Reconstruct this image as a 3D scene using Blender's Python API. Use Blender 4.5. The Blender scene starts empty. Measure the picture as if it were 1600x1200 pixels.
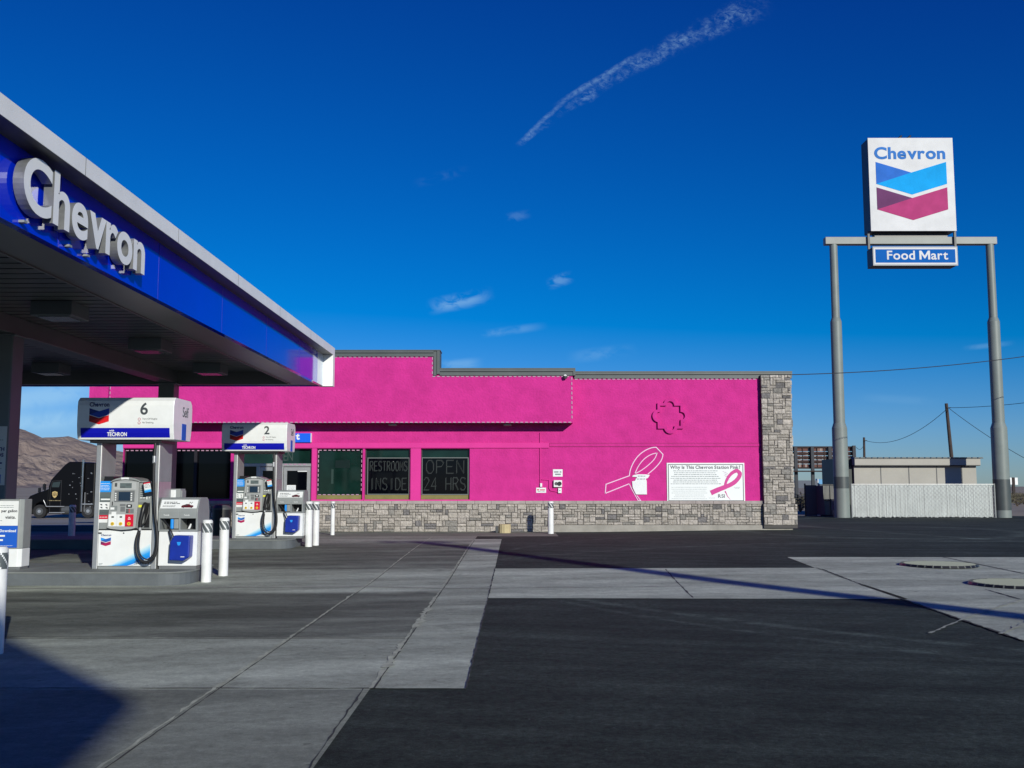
import bpy, bmesh, math, random
from mathutils import Vector, Matrix
R = math.radians
random.seed(7)
sc = bpy.context.scene
COL = sc.collection

# ---------------------------------------------------------------- camera
F = 1560.0                                  # focal length in photo pixels (1600 wide)
PITCH, YAW = math.atan(160/1560.0), R(0.19)
cam_d = bpy.data.cameras.new('camera'); cam = bpy.data.objects.new('camera', cam_d); COL.objects.link(cam)
cam_d.sensor_width = 36; cam_d.lens = 36*F/1600; cam_d.clip_start = .1; cam_d.clip_end = 30000
cam.location = (0, 0, 1.6)
cam.rotation_euler = (R(90)+PITCH, 0, YAW)
sc.camera = cam
CM = cam.rotation_euler.to_matrix()
def at(px, py, Y):
    """world point seen at photo pixel px,py on the plane y=Y"""
    d = CM @ Vector(((px-800)/F, (600-py)/F, -1))
    t = Y/d.y
    return Vector((d.x*t, Y, 1.6+d.z*t))
def AX(px, Y, py=700): return at(px, py, Y).x
def AZ(py, Y, px=800): return at(px, py, Y).z

# ---------------------------------------------------------------- world and sun
LV = Vector((-1, 2.1, -.78)).normalized()   # direction the sunlight travels
ELEV = math.asin(-LV.z)
AZI = math.atan2(-LV.x, -LV.y)              # towards the sun, from +Y clockwise
sun_d = bpy.data.lights.new('sun', 'SUN'); sun_d.energy = 3.9; sun_d.angle = R(.5); sun_d.color = (1, .975, .87)
sun = bpy.data.objects.new('sun', sun_d); COL.objects.link(sun)
sun.rotation_euler = LV.to_track_quat('-Z', 'Y').to_euler()
sc.view_settings.view_transform = 'Standard'; sc.view_settings.look = 'None'
sc.view_settings.exposure = 0; sc.view_settings.gamma = 1
W = bpy.data.worlds.new('World'); sc.world = W; W.use_nodes = True
nt = W.node_tree; N = nt.nodes; K = nt.links
for n in list(N): N.remove(n)
out = N.new('ShaderNodeOutputWorld'); bg = N.new('ShaderNodeBackground'); bg.inputs[1].default_value = .075
K.new(bg.outputs[0], out.inputs[0])
sky = N.new('ShaderNodeTexSky'); sky.sky_type = 'NISHITA'; sky.sun_disc = False
sky.sun_elevation = ELEV; sky.sun_rotation = AZI; sky.altitude = 900; sky.air_density = 1.0; sky.dust_density = .3; sky.ozone_density = 3.0
def wm(op, a, b=None, c=None):
    n = N.new('ShaderNodeMath'); n.operation = op
    for i, v in enumerate((a, b, c)):
        if v is None: continue
        if isinstance(v, (int, float)): n.inputs[i].default_value = v
        else: K.new(v, n.inputs[i])
    return n.outputs[0]
gam = N.new('ShaderNodeGamma'); gam.inputs[1].default_value = 1.0; K.new(sky.outputs[0], gam.inputs[0])
hs = N.new('ShaderNodeHueSaturation'); hs.inputs['Saturation'].default_value = 1.22; hs.inputs['Value'].default_value = 1.0
hs.inputs['Hue'].default_value = .5
K.new(gam.outputs[0], hs.inputs['Color'])
sr = N.new('ShaderNodeSeparateColor'); K.new(hs.outputs[0], sr.inputs[0])      # a deep, very clear desert sky
cr = N.new('ShaderNodeCombineColor')
for i_, (m_, o_) in enumerate(((.70, -1.25), (.80, -.53), (1.30, -.60))): K.new(wm('MAXIMUM', wm('MULTIPLY_ADD', sr.outputs[i_], m_, o_), 0.01), cr.inputs[i_])
tc = N.new('ShaderNodeTexCoord'); sp = N.new('ShaderNodeSeparateXYZ'); K.new(tc.outputs['Generated'], sp.inputs[0])
yy = wm('MAXIMUM', sp.outputs[1], .02)
u = wm('DIVIDE', sp.outputs[0], yy); v = wm('DIVIDE', sp.outputs[2], yy)
front = wm('GREATER_THAN', sp.outputs[1], .05)
cmb = N.new('ShaderNodeCombineXYZ'); K.new(u, cmb.inputs[0]); K.new(v, cmb.inputs[1])
def wnoise(scale, detail, sx=1, sy=1, rot=0, dist=0, rough=.6):
    m = N.new('ShaderNodeMapping'); K.new(cmb.outputs[0], m.inputs[0]); m.inputs['Rotation'].default_value = (0, 0, rot); m.inputs['Scale'].default_value = (sx, sy, 1)
    t = N.new('ShaderNodeTexNoise'); K.new(m.outputs[0], t.inputs[0]); t.inputs['Scale'].default_value = scale; t.inputs['Detail'].default_value = detail
    t.inputs['Distortion'].default_value = dist; t.inputs['Roughness'].default_value = rough
    return t.outputs[0]
def uv(px, py):
    p = at(px, py, 1.0); return p.x, p.z-1.6
def seg(p0, p1):
    """coordinates along and across a streak in the sky"""
    a, b = uv(*p0), uv(*p1); dx, dy = b[0]-a[0], b[1]-a[1]; L = math.hypot(dx, dy)
    du = wm('SUBTRACT', u, a[0]); dv = wm('SUBTRACT', v, a[1])
    t = wm('DIVIDE', wm('ADD', wm('MULTIPLY', du, dx/L), wm('MULTIPLY', dv, dy/L)), L)
    s = wm('ADD', wm('MULTIPLY', du, -dy/L), wm('MULTIPLY', dv, dx/L))
    return t, s
def clamp01(x):
    n = N.new('ShaderNodeClamp'); K.new(x, n.inputs[0]); return n.outputs[0]
def ramp(x, a, b):
    n = N.new('ShaderNodeMapRange'); n.interpolation_type = 'SMOOTHSTEP'; K.new(x, n.inputs[0]); n.inputs[1].default_value = a; n.inputs[2].default_value = b
    return n.outputs[0]
# the long torn streak
fine = wnoise(190, 8, .8, 1.2, .5, .6, .72); mid = wnoise(28, 4); patch = wnoise(34, 4, 1, 1, .3)
t, s = seg((806, 230), (1190, 8))
wd = wm('ADD', wm('MULTIPLY', clamp01(t), .017), .003)
sw = wm('ADD', s, wm('ADD', wm('MULTIPLY', wm('SUBTRACT', mid, .5), .012), wm('MULTIPLY', wm('MULTIPLY', clamp01(t), wm('SUBTRACT', 1, clamp01(t))), -.046)))
core = ramp(wm('SUBTRACT', 1, wm('DIVIDE', wm('ABSOLUTE', sw), wd)), 0, .9)
ends = wm('MULTIPLY', ramp(t, 0, .06), wm('SUBTRACT', 1, ramp(t, .9, 1.05)))
c1 = wm('MULTIPLY', wm('MULTIPLY', core, ends), wm('MULTIPLY', ramp(fine, .36, .74), ramp(patch, .36, .62)))
def bright_edge(p0, p1, w, k):
    t2, s2 = seg(p0, p1)
    e = ramp(wm('SUBTRACT', 1, wm('DIVIDE', wm('ABSOLUTE', wm('ADD', s2, wm('MULTIPLY', wm('SUBTRACT', mid, .5), .007))), w)), 0, .9)
    e = wm('MULTIPLY', e, wm('MULTIPLY', ramp(t2, -.05, .25), wm('SUBTRACT', 1, ramp(t2, .7, 1.1))))
    return wm('MULTIPLY', wm('MULTIPLY', e, k), ramp(fine, .28, .66))
cl = wm('ADD', wm('MULTIPLY', c1, .34), wm('ADD', bright_edge((808, 226), (884, 156), .0034, .20), bright_edge((868, 164), (1004, 80), .0040, .24)))
# small wisps
def wisp(p0, p1, w, k, sc_=60, th=.42):
    t, s = seg(p0, p1)
    a = wm('MULTIPLY', ramp(t, 0, .35), wm('SUBTRACT', 1, ramp(t, .6, 1)))
    b = ramp(wm('SUBTRACT', 1, wm('DIVIDE', wm('ABSOLUTE', s), w/F)), 0, .9)
    n = ramp(wnoise(sc_, 5, 1, 1.8, .2, .6), th, th+.22)
    return wm('MULTIPLY', wm('MULTIPLY', a, b), wm('MULTIPLY', n, k))
for q in (((664, 482), (775, 458), 17, .36, 38, .36), ((742, 524), (860, 508), 9, .17, 34, .36), ((852, 446), (898, 430), 13, .24, 50, .4), ((788, 342), (832, 332), 11, .10, 50, .4),
          ((680, 572), (760, 566), 12, .25, 30, .38), ((880, 560), (1000, 545), 14, .12, 30, .3), ((1500, 545), (1590, 535), 6, .14, 30, .35), ((640, 290), (740, 262), 12, .035, 40, .4),
          ((-80, 640), (200, 600), 30, .5, 16, .3), ((-60, 668), (170, 650), 22, .5, 16, .3), ((1330, 620), (1480, 628), 10, .06, 20, .3)):
    cl = wm('ADD', cl, wisp(*q))
cl = wm('MULTIPLY', clamp01(cl), front)
mx = N.new('ShaderNodeMix'); mx.data_type = 'RGBA'; K.new(cl, mx.inputs[0]); K.new(cr.outputs[0], mx.inputs[6]); mx.inputs[7].default_value = (5.2, 8.8, 11.8, 1)
K.new(mx.outputs[2], bg.inputs[0])

# ---------------------------------------------------------------- materials
MATS = {}
def mat(name, rgb, rough=.6, metal=0, noise=None, bump=None, spec=.5, coat=0, vcol=False, rgb2=None):
    """noise=(scale, amount, detail) tone wear, bump=(scale, strength)"""
    if name in MATS: return MATS[name]
    m = bpy.data.materials.new(name); m.use_nodes = True; MATS[name] = m
    t = m.node_tree; n = t.nodes; k = t.links; b = n['Principled BSDF']
    b.inputs['Base Color'].default_value = (*rgb, 1); b.inputs['Roughness'].default_value = rough; b.inputs['Metallic'].default_value = metal
    b.inputs['Specular IOR Level'].default_value = spec; b.inputs['Coat Weight'].default_value = coat
    co = n.new('ShaderNodeTexCoord').outputs['Object']
    src = None
    if vcol:
        a = n.new('ShaderNodeVertexColor'); a.layer_name = 'Col'; src = a.outputs[0]; k.new(src, b.inputs['Base Color'])
    if noise:
        tx = n.new('ShaderNodeTexNoise'); tx.inputs['Scale'].default_value = noise[0]; tx.inputs['Detail'].default_value = noise[2] if len(noise) > 2 else 5
        tx.inputs['Roughness'].default_value = .62
        k.new(co, tx.inputs[0])
        mr = n.new('ShaderNodeMapRange'); k.new(tx.outputs[0], mr.inputs[0]); mr.inputs[1].default_value = .3; mr.inputs[2].default_value = .7
        mr.inputs[3].default_value = 1-noise[1]; mr.inputs[4].default_value = 1+noise[1]*.6
        if rgb2:
            q = n.new('ShaderNodeMix'); q.data_type = 'RGBA'; mr.inputs[3].default_value = 0; mr.inputs[4].default_value = 1
            k.new(mr.outputs[0], q.inputs[0]); q.inputs[6].default_value = (*rgb, 1); q.inputs[7].default_value = (*rgb2, 1)
        else:
            q = n.new('ShaderNodeMix'); q.data_type = 'RGBA'; q.blend_type = 'MULTIPLY'; q.inputs[0].default_value = 1
            if src: k.new(src, q.inputs[6])
            else: q.inputs[6].default_value = (*rgb, 1)
            k.new(mr.outputs[0], q.inputs[7])
        k.new(q.outputs[2], b.inputs['Base Color'])
    if bump:
        tx = n.new('ShaderNodeTexNoise'); tx.inputs['Scale'].default_value = bump[0]; tx.inputs['Detail'].default_value = 6; k.new(co, tx.inputs[0])
        bp = n.new('ShaderNodeBump'); bp.inputs['Strength'].default_value = bump[1]; bp.inputs['Distance'].default_value = .02
        k.new(tx.outputs[0], bp.inputs['Height']); k.new(bp.outputs[0], b.inputs['Normal'])
    return m
M_PINK = mat('pink_stucco', (.600, .036, .262), .85, noise=(2.2, .15, 15), bump=(16, .9), spec=.1)
M_PINKT = mat('pink_trim', (.70, .045, .30), .7, noise=(.8, .1, 5), bump=(50, .2), spec=.15)
M_CAP = mat('cap_metal', (.085, .10, .10), .5, noise=(2, .15))
M_STONE = mat('ledgestone', (.4, .37, .34), .9, noise=(14, .4, 10), bump=(16, 2.2), vcol=True, spec=.15)
M_MORTAR = mat('mortar', (.10, .095, .09), .95, bump=(60, .6), spec=.1)
M_SILL = mat('stone_sill', (.40, .35, .33), .85, noise=(4, .2), bump=(30, .4), spec=.2)
M_CONCBASE = mat('footing_concrete', (.36, .34, .30), .9, noise=(2.2, .25, 8), bump=(40, .4), spec=.2)
M_WHITE = mat('white_paint', (.80, .81, .80), .45, noise=(5, .12, 8))
M_WPANEL = mat('white_panel', (.82, .84, .84), .3, noise=(3.5, .07, 8), coat=.2)
M_SIGNW = mat('sign_face', (.70, .71, .71), .8, noise=(1.1, .10, 7), spec=.15)
M_GREY = mat('grey_paint', (.27, .29, .29), .45, noise=(4, .1))
M_MGREY = mat('mid_grey_plastic', (.16, .17, .175), .5, noise=(6, .1))
M_DGREY = mat('dark_grey', (.07, .075, .08), .5, noise=(5, .12))
M_SILVER = mat('brushed_metal', (.52, .53, .53), .35, .6, noise=(8, .1))
M_BAND = mat('canopy_band', (.88, .88, .85), .4, noise=(1.4, .08))
M_BLUE = mat('fascia_blue', (.001, .026, .70), .07, noise=(.6, .06), spec=.45)
M_BLUE2 = mat('sign_blue', (.004, .10, .55), .6, noise=(1.5, .08))
M_NAVY = mat('navy_ink', (.012, .03, .16), .4)
M_BBLUE = mat('band_blue', (.006, .008, .42), .3)
M_BLACK = mat('black_plastic', (.012, .012, .014), .4)
M_RUBBER = mat('rubber', (.016, .016, .018), .55)
M_INK = mat('ink_grey', (.05, .06, .07), .5)
M_FAINT = mat('faint_ink', (.22, .26, .27), .6)
M_RED = mat('red_decal', (.62, .006, .035), .35)
M_DRED = mat('maroon_decal', (.10, .012, .02), .4)
M_YEL = mat('yellow_button', (.75, .5, .02), .4)
M_LYEL = mat('yellow_sticker', (.75, .75, .05), .5)
M_LBLUE = mat('light_blue_decal', (.02, .30, .85), .35)
M_SCREEN = mat('screen_glass', (.012, .03, .06), .12, spec=.7)
M_LCD = mat('lcd', (.12, .15, .15), .2)
M_GLASS = mat('store_glass', (.006, .026, .020), .05, noise=(.9, .5, 3), spec=.35)
M_GLASSB = mat('store_glass_dark', (.0015, .002, .004), .05, spec=.18)
M_DECK = mat('canopy_deck', (.13, .14, .14), .38, noise=(1.2, .15))
M_COLM = mat('column_paint', (.14, .17, .18), .45, noise=(1.2, .12))
M_ISLE = mat('island_paint', (.115, .13, .14), .7, noise=(2.4, .22, 8), bump=(50, .3))
M_ISLET = mat('island_top', (.19, .205, .20), .85, noise=(1.8, .3, 8), bump=(60, .4))
M_POLE = mat('pole_paint', (.20, .235, .22), .5, noise=(.9, .14, 6))
M_POLED = mat('pole_dark_patch', (.07, .085, .085), .45, noise=(1.5, .2))
M_VC = mat('printed', (1, 1, 1), .35, vcol=True)
M_BEAMS = mat('sign_beam', (.24, .26, .245), .5, noise=(1.2, .15))
M_CABD = mat('cabinet_side', (.03, .04, .07), .5)
M_LED = mat('light_strip', (.50, .30, .42), .5)
M_OLIVE = mat('window_ledge', (.22, .19, .06), .7, noise=(3, .2))
M_NEON = mat('unlit_neon_tube', (.022, .030, .030), .5)

# ---------------------------------------------------------------- mesh builder
class MB:
    def __init__(s, M=None): s.v = []; s.f = []; s.M = M or Matrix()
    def add(s, vs, fs, m=0, col=None, smooth=False, M=None):
        b = len(s.v); T = s.M @ M if M is not None else s.M
        s.v += [T @ Vector(p) for p in vs]
        for i, f in enumerate(fs):
            c = col[i] if isinstance(col, list) else col
            s.f.append((tuple(b+j for j in f), m, c, smooth))
    def box(s, x0, x1, y0, y1, z0, z1, m=0, col=None, M=None):
        if x0 > x1: x0, x1 = x1, x0
        if y0 > y1: y0, y1 = y1, y0
        if z0 > z1: z0, z1 = z1, z0
        vs = [(x0, y0, z0), (x1, y0, z0), (x1, y1, z0), (x0, y1, z0), (x0, y0, z1), (x1, y0, z1), (x1, y1, z1), (x0, y1, z1)]
        s.add(vs, [(3, 2, 1, 0), (4, 5, 6, 7), (0, 1, 5, 4), (1, 2, 6, 5), (2, 3, 7, 6), (3, 0, 4, 7)], m, col, M=M)
    def prism(s, pts, y0, y1, m=0, col=None, M=None, axis='y'):
        """polygon (a,b) extruded: axis y -> (a,y,b), x -> (x,a,b), z -> (a,b,z)"""
        n = len(pts)
        f3 = {'y': lambda a, b, c: (a, c, b), 'x': lambda a, b, c: (c, a, b), 'z': lambda a, b, c: (a, b, c)}[axis]
        vs = [f3(a, b, y0) for a, b in pts]+[f3(a, b, y1) for a, b in pts]
        fs = [tuple(range(n)), tuple(reversed(range(n, 2*n)))]+[(i, i+n, (i+1) % n+n, (i+1) % n) for i in range(n)]
        s.add(vs, fs, m, col, M=M)
    def cyl(s, c, r, z0, z1, r2=None, n=20, m=0, axis='z', M=None, caps=True, smooth=True):
        r2 = r if r2 is None else r2
        def P(a, rr, z):
            x, y = rr*math.cos(a), rr*math.sin(a)
            return {'z': (c[0]+x, c[1]+y, z), 'y': (c[0]+x, z, c[1]+y), 'x': (z, c[0]+x, c[1]+y)}[axis]
        vs = [P(2*math.pi*i/n, r, z0) for i in range(n)]+[P(2*math.pi*i/n, r2, z1) for i in range(n)]
        s.add(vs, [(i, (i+1) % n, (i+1) % n+n, i+n) for i in range(n)], m, smooth=smooth, M=M)
        if caps: s.add(vs, [tuple(reversed(range(n))), tuple(range(n, 2*n))], m, M=M)
    def lathe(s, prof, c=(0, 0), n=24, m=0, axis='z', M=None):
        for (r, z), (r2, z2) in zip(prof, prof[1:]):
            if abs(z-z2) < 1e-6 or abs(r-r2) > abs(z-z2)*2:
                s.cyl(c, max(r, 1e-4), z, z2+1e-6, max(r2, 1e-4), n, m, axis, M, False, False)
            else: s.cyl(c, r, z, z2, r2, n, m, axis, M, False, True)
    def tube(s, path, r, n=8, m=0, caps=True):
        path = [Vector(p) for p in path]; rings = []; prev = None
        for i, p in enumerate(path):
            d = (path[min(i+1, len(path)-1)]-path[max(i-1, 0)]).normalized()
            a = prev if prev is not None else (Vector((0, 0, 1)) if abs(d.z) < .9 else Vector((1, 0, 0)))
            a = (a-d*a.dot(d)).normalized(); prev = a; b = d.cross(a)
            rr = r[i] if isinstance(r, (list, tuple)) else r
            rings.append([p+(a*math.cos(2*math.pi*j/n)+b*math.sin(2*math.pi*j/n))*rr for j in range(n)])
        vs = [q for g in rings for q in g]; fs = []
        for i in range(len(rings)-1):
            for j in range(n): fs.append((i*n+j, i*n+(j+1) % n, (i+1)*n+(j+1) % n, (i+1)*n+j))
        s.add(vs, fs, m, smooth=True)
        if caps: s.add(vs, [tuple(reversed(range(n))), tuple(range(len(vs)-n, len(vs)))], m)
    def line(s, pts, w, y, m=0, t=.004, closed=False):
        """flat ribbon of width w along pts (x,z) on the plane y (towards -y)"""
        s.strip(pts, [w]*len(pts), y, m, t, closed)
    def strip(s, pts, ws, y, m=0, t=.004, closed=False):
        """mitred ribbon: neighbouring pieces share their corners, nothing overlaps"""
        n = len(pts); P = [Vector(p) for p in pts]; L = []; Rr = []
        for i in range(n):
            a = P[i-1] if (i > 0 or closed) else None; c = P[(i+1) % n] if (i < n-1 or closed) else None
            d1 = (P[i]-a).normalized() if a is not None else (c-P[i]).normalized(); d2 = (c-P[i]).normalized() if c is not None else d1
            n1, n2 = Vector((-d1.y, d1.x)), Vector((-d2.y, d2.x)); mm = n1+n2
            mm = mm.normalized() if mm.length > .05 else n1
            k = min(1/max(.2, mm.dot(n1)), 2.2)*ws[i]/2
            L.append(P[i]+mm*k); Rr.append(P[i]-mm*k)
        vs = [(p.x, y-t, p.y) for p in L]+[(p.x, y-t, p.y) for p in Rr]+[(p.x, y, p.y) for p in L]+[(p.x, y, p.y) for p in Rr]; fs = []
        for i in range(n if closed else n-1):
            j = (i+1) % n; fs += [(i, n+i, n+j, j), (i, j, 2*n+j, 2*n+i), (n+i, 3*n+i, 3*n+j, n+j)]
        if not closed: fs += [(0, 2*n, 3*n, n), (n-1, 2*n-1, 4*n-1, 3*n-1)]
        s.add(vs, fs, m)
    def text(s, txt, x, z, y, size=None, w=None, h=None, m=0, t=.003, bold=0, face='front', align='l', M=None):
        vs, fs, bb = glyphs(txt, bold)
        tw, th = bb[1]-bb[0], bb[3]-bb[2]
        sx = sz = size if size else 1
        if h: sz = sx = h/th
        if w: sx = w/tw; sz = sz if h or size else sx
        ox = {'l': -bb[0]*sx, 'c': -(bb[0]+bb[1])/2*sx, 'r': -bb[1]*sx}[align]
        T = {'front': Matrix.Rotation(R(90), 4, 'X'), 'right': Matrix.Rotation(R(90), 4, 'Z') @ Matrix.Rotation(R(90), 4, 'X'), 'left': Matrix.Rotation(R(-90), 4, 'Z') @ Matrix.Rotation(R(90), 4, 'X')}[face]
        loc = Matrix.Translation((x, y, z))
        zz = max(p[2] for p in vs)
        V = [((p[0])*sx+ox, (p[1]-bb[2])*sz, (p[2]+zz)/(2*zz)*t) for p in vs]
        s.add(V, fs, m, M=(M or Matrix()) @ loc @ T)
        return tw*sx
    def build(s, name, mats, parent=None, bevel=0, seg=2, label=None, autosmooth=False):
        me = bpy.data.meshes.new(name); me.from_pydata(s.v, [], [f[0] for f in s.f])
        ms = mats if isinstance(mats, (list, tuple)) else [mats]
        for m in ms: me.materials.append(m)
        me.polygons.foreach_set('material_index', [f[1] for f in s.f])
        me.polygons.foreach_set('use_smooth', [f[3] for f in s.f])
        if any(f[2] is not None for f in s.f):
            ca = me.color_attributes.new('Col', 'FLOAT_COLOR', 'CORNER'); li = 0
            for p, f in zip(me.polygons, s.f):
                c = f[2] if f[2] is not None else (1, 1, 1)
                for j in range(p.loop_total):
                    cc = c[j] if isinstance(c, (list, tuple)) and isinstance(c[0], (list, tuple)) else c
                    ca.data[p.loop_start+j].color = (cc[0], cc[1], cc[2], 1)
        me.update()
        o = bpy.data.objects.new(name, me); COL.objects.link(o)
        if parent: o.parent = parent
        if bevel:
            b = o.modifiers.new('bevel', 'BEVEL'); b.width = bevel; b.segments = seg; b.limit_method = 'ANGLE'; b.angle_limit = R(40)
        if label: o['label'] = label
        return o
_G = {}
def glyphs(txt, bold=0):
    k = (txt, bold)
    if k in _G: return _G[k]
    if len(txt) > 1:                        # set letter by letter so that emboldened neighbours never overlap
        V, Fc, x = [], [], 0
        for ch in txt:
            if ch == ' ': x += .26; continue
            vs, fs, bb = glyphs(ch, bold); b0 = len(V); V += [(q[0]-bb[0]+x, q[1], q[2]) for q in vs]; Fc += [tuple(i+b0 for i in f) for f in fs]; x += bb[1]-bb[0]+(.075-bold*.4 if ch not in 'rTtv' else .045-bold*.3)
        xs = [q[0] for q in V]; ys = [q[1] for q in V]; _G[k] = (V, Fc, (min(xs), max(xs), min(ys), max(ys))); return _G[k]
    if txt == 'M' and bold > 0:             # drawn by hand: one clean outline
        h = glyphs('F', bold)[2]; z0, z1 = h[2], h[3]; w, s_ = .80, .12+2*bold; H_ = z1-z0
        P = [(0, 0), (s_, 0), (s_, H_*.62), (w/2-.03, H_*.12), (w/2+.03, H_*.12), (w-s_, H_*.62), (w-s_, 0), (w, 0), (w, H_), (w-s_*1.05, H_), (w/2, H_*.42), (s_*1.05, H_), (0, H_)]
        n = len(P); V = [(x, y+z0, -.05) for x, y in P]+[(x, y+z0, .05) for x, y in P]
        T = [(0, 1, 2, 12), (2, 11, 12), (2, 3, 10, 11), (3, 4, 10), (4, 5, 9, 10), (5, 8, 9), (5, 6, 7, 8)]
        Fc = [tuple(i+n for i in f) for f in T]+[tuple(reversed(f)) for f in T]+[(i, (i+1) % n, (i+1) % n+n, i+n) for i in range(n)]
        _G[k] = (V, Fc, (0, w, z0, z1)); return _G[k]
    cu = bpy.data.curves.new('tmp', 'FONT'); cu.body = txt; cu.size = 1; cu.extrude = .05; cu.offset = bold; cu.resolution_u = 8
    o = bpy.data.objects.new('tmp', cu); COL.objects.link(o)
    dg = bpy.context.evaluated_depsgraph_get(); dg.update()
    me = bpy.data.meshes.new_from_object(o.evaluated_get(dg))
    vs = [tuple(q.co) for q in me.vertices]; fs = [tuple(p.vertices) for p in me.polygons]
    bpy.data.objects.remove(o); bpy.data.curves.remove(cu); bpy.data.meshes.remove(me)
    xs = [p[0] for p in vs]; ys = [p[1] for p in vs]
    _G[k] = (vs, fs, (min(xs), max(xs), min(ys), max(ys)))
    return _G[k]
def tag(o, label, cat, group=None, kind=None):
    if label: o['label'] = label
    if cat: o['category'] = cat
    if group: o['group'] = group
    if kind: o['kind'] = kind
    return o
def thing(name, loc, label, cat, group=None, rz=0):
    o = bpy.data.objects.new(name, None); COL.objects.link(o); o.location = loc; o.rotation_euler = (0, 0, rz)
    return tag(o, label, cat, group)
def copy_tree(o, parent=None):
    c = o.copy(); COL.objects.link(c); c.parent = parent
    for ch in list(o.children): copy_tree(ch, c)
    return c
def chevron(mb, cx, zt, w, y, ms, t=.003, M=None, gap=.055):
    """two-part V mark, w wide, top at zt, mats [dark upper, light upper, dark lower, light lower]"""
    g = .32+gap
    for k, z0 in enumerate((0, -g)):
        A, B, C, D, E, G = (-.5, 0), (0, -.155), (.5, 0), (.5, -.32), (0, -.475), (-.5, -.32)
        for poly, m in (((A, B, G), ms[2*k]), ((B, C, D, E, G), ms[2*k+1])):
            mb.prism([(cx+a*w, zt+(b+z0)*w) for a, b in reversed(poly)], y-t, y, m, M=M)
def scribble(mb, x0, x1, z, h, y, m=0, t=.002, center=False, seed=0):
    """a line of print too small to read, as word-long marks"""
    r = random.Random(seed); x = x0
    while x < x1-h:
        L = min(h*r.uniform(1.2, 5), x1-x)
        mb.box(x, x+L, y-t, y, z, z+h*r.uniform(.75, 1), m); x += L+h*.7
# ---------------------------------------------------------------- ground
def sm(a, b, x):
    t = max(0, min(1, (x-a)/(b-a))); return t*t*(3-2*t)
def gz(x, y):
    z = .095*max(0, min(1, (y-17)/8))
    z += .075*sm(1.2, 9, x)*sm(25, 33, y)*(1-sm(34, 46, y))
    z -= .62*sm(36, 66, y)*sm(-13, -20, x)
    return z
def G(px, py):
    z = 0
    for _ in range(12):
        d = CM @ Vector(((px-800)/F, (600-py)/F, -1)); t = (z-1.6)/d.z; x, y = d.x*t, d.y*t; z = gz(x, y)
    return x, y
def grid(name, xs, ys, dz, m, edge=None):
    b = MB(); vs = [(x, y, gz(x, y)+(dz(x, y) if callable(dz) else dz)) for y in ys for x in xs]; n = len(xs)
    b.add(vs, [(j*n+i, j*n+i+1, (j+1)*n+i+1, (j+1)*n+i) for j in range(len(ys)-1) for i in range(n-1)], smooth=True)
    o = b.build(name, m); o['kind'] = 'structure'; return o
def fr(a, b, n): return [a+(b-a)*i/n for i in range(n+1)]

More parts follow.
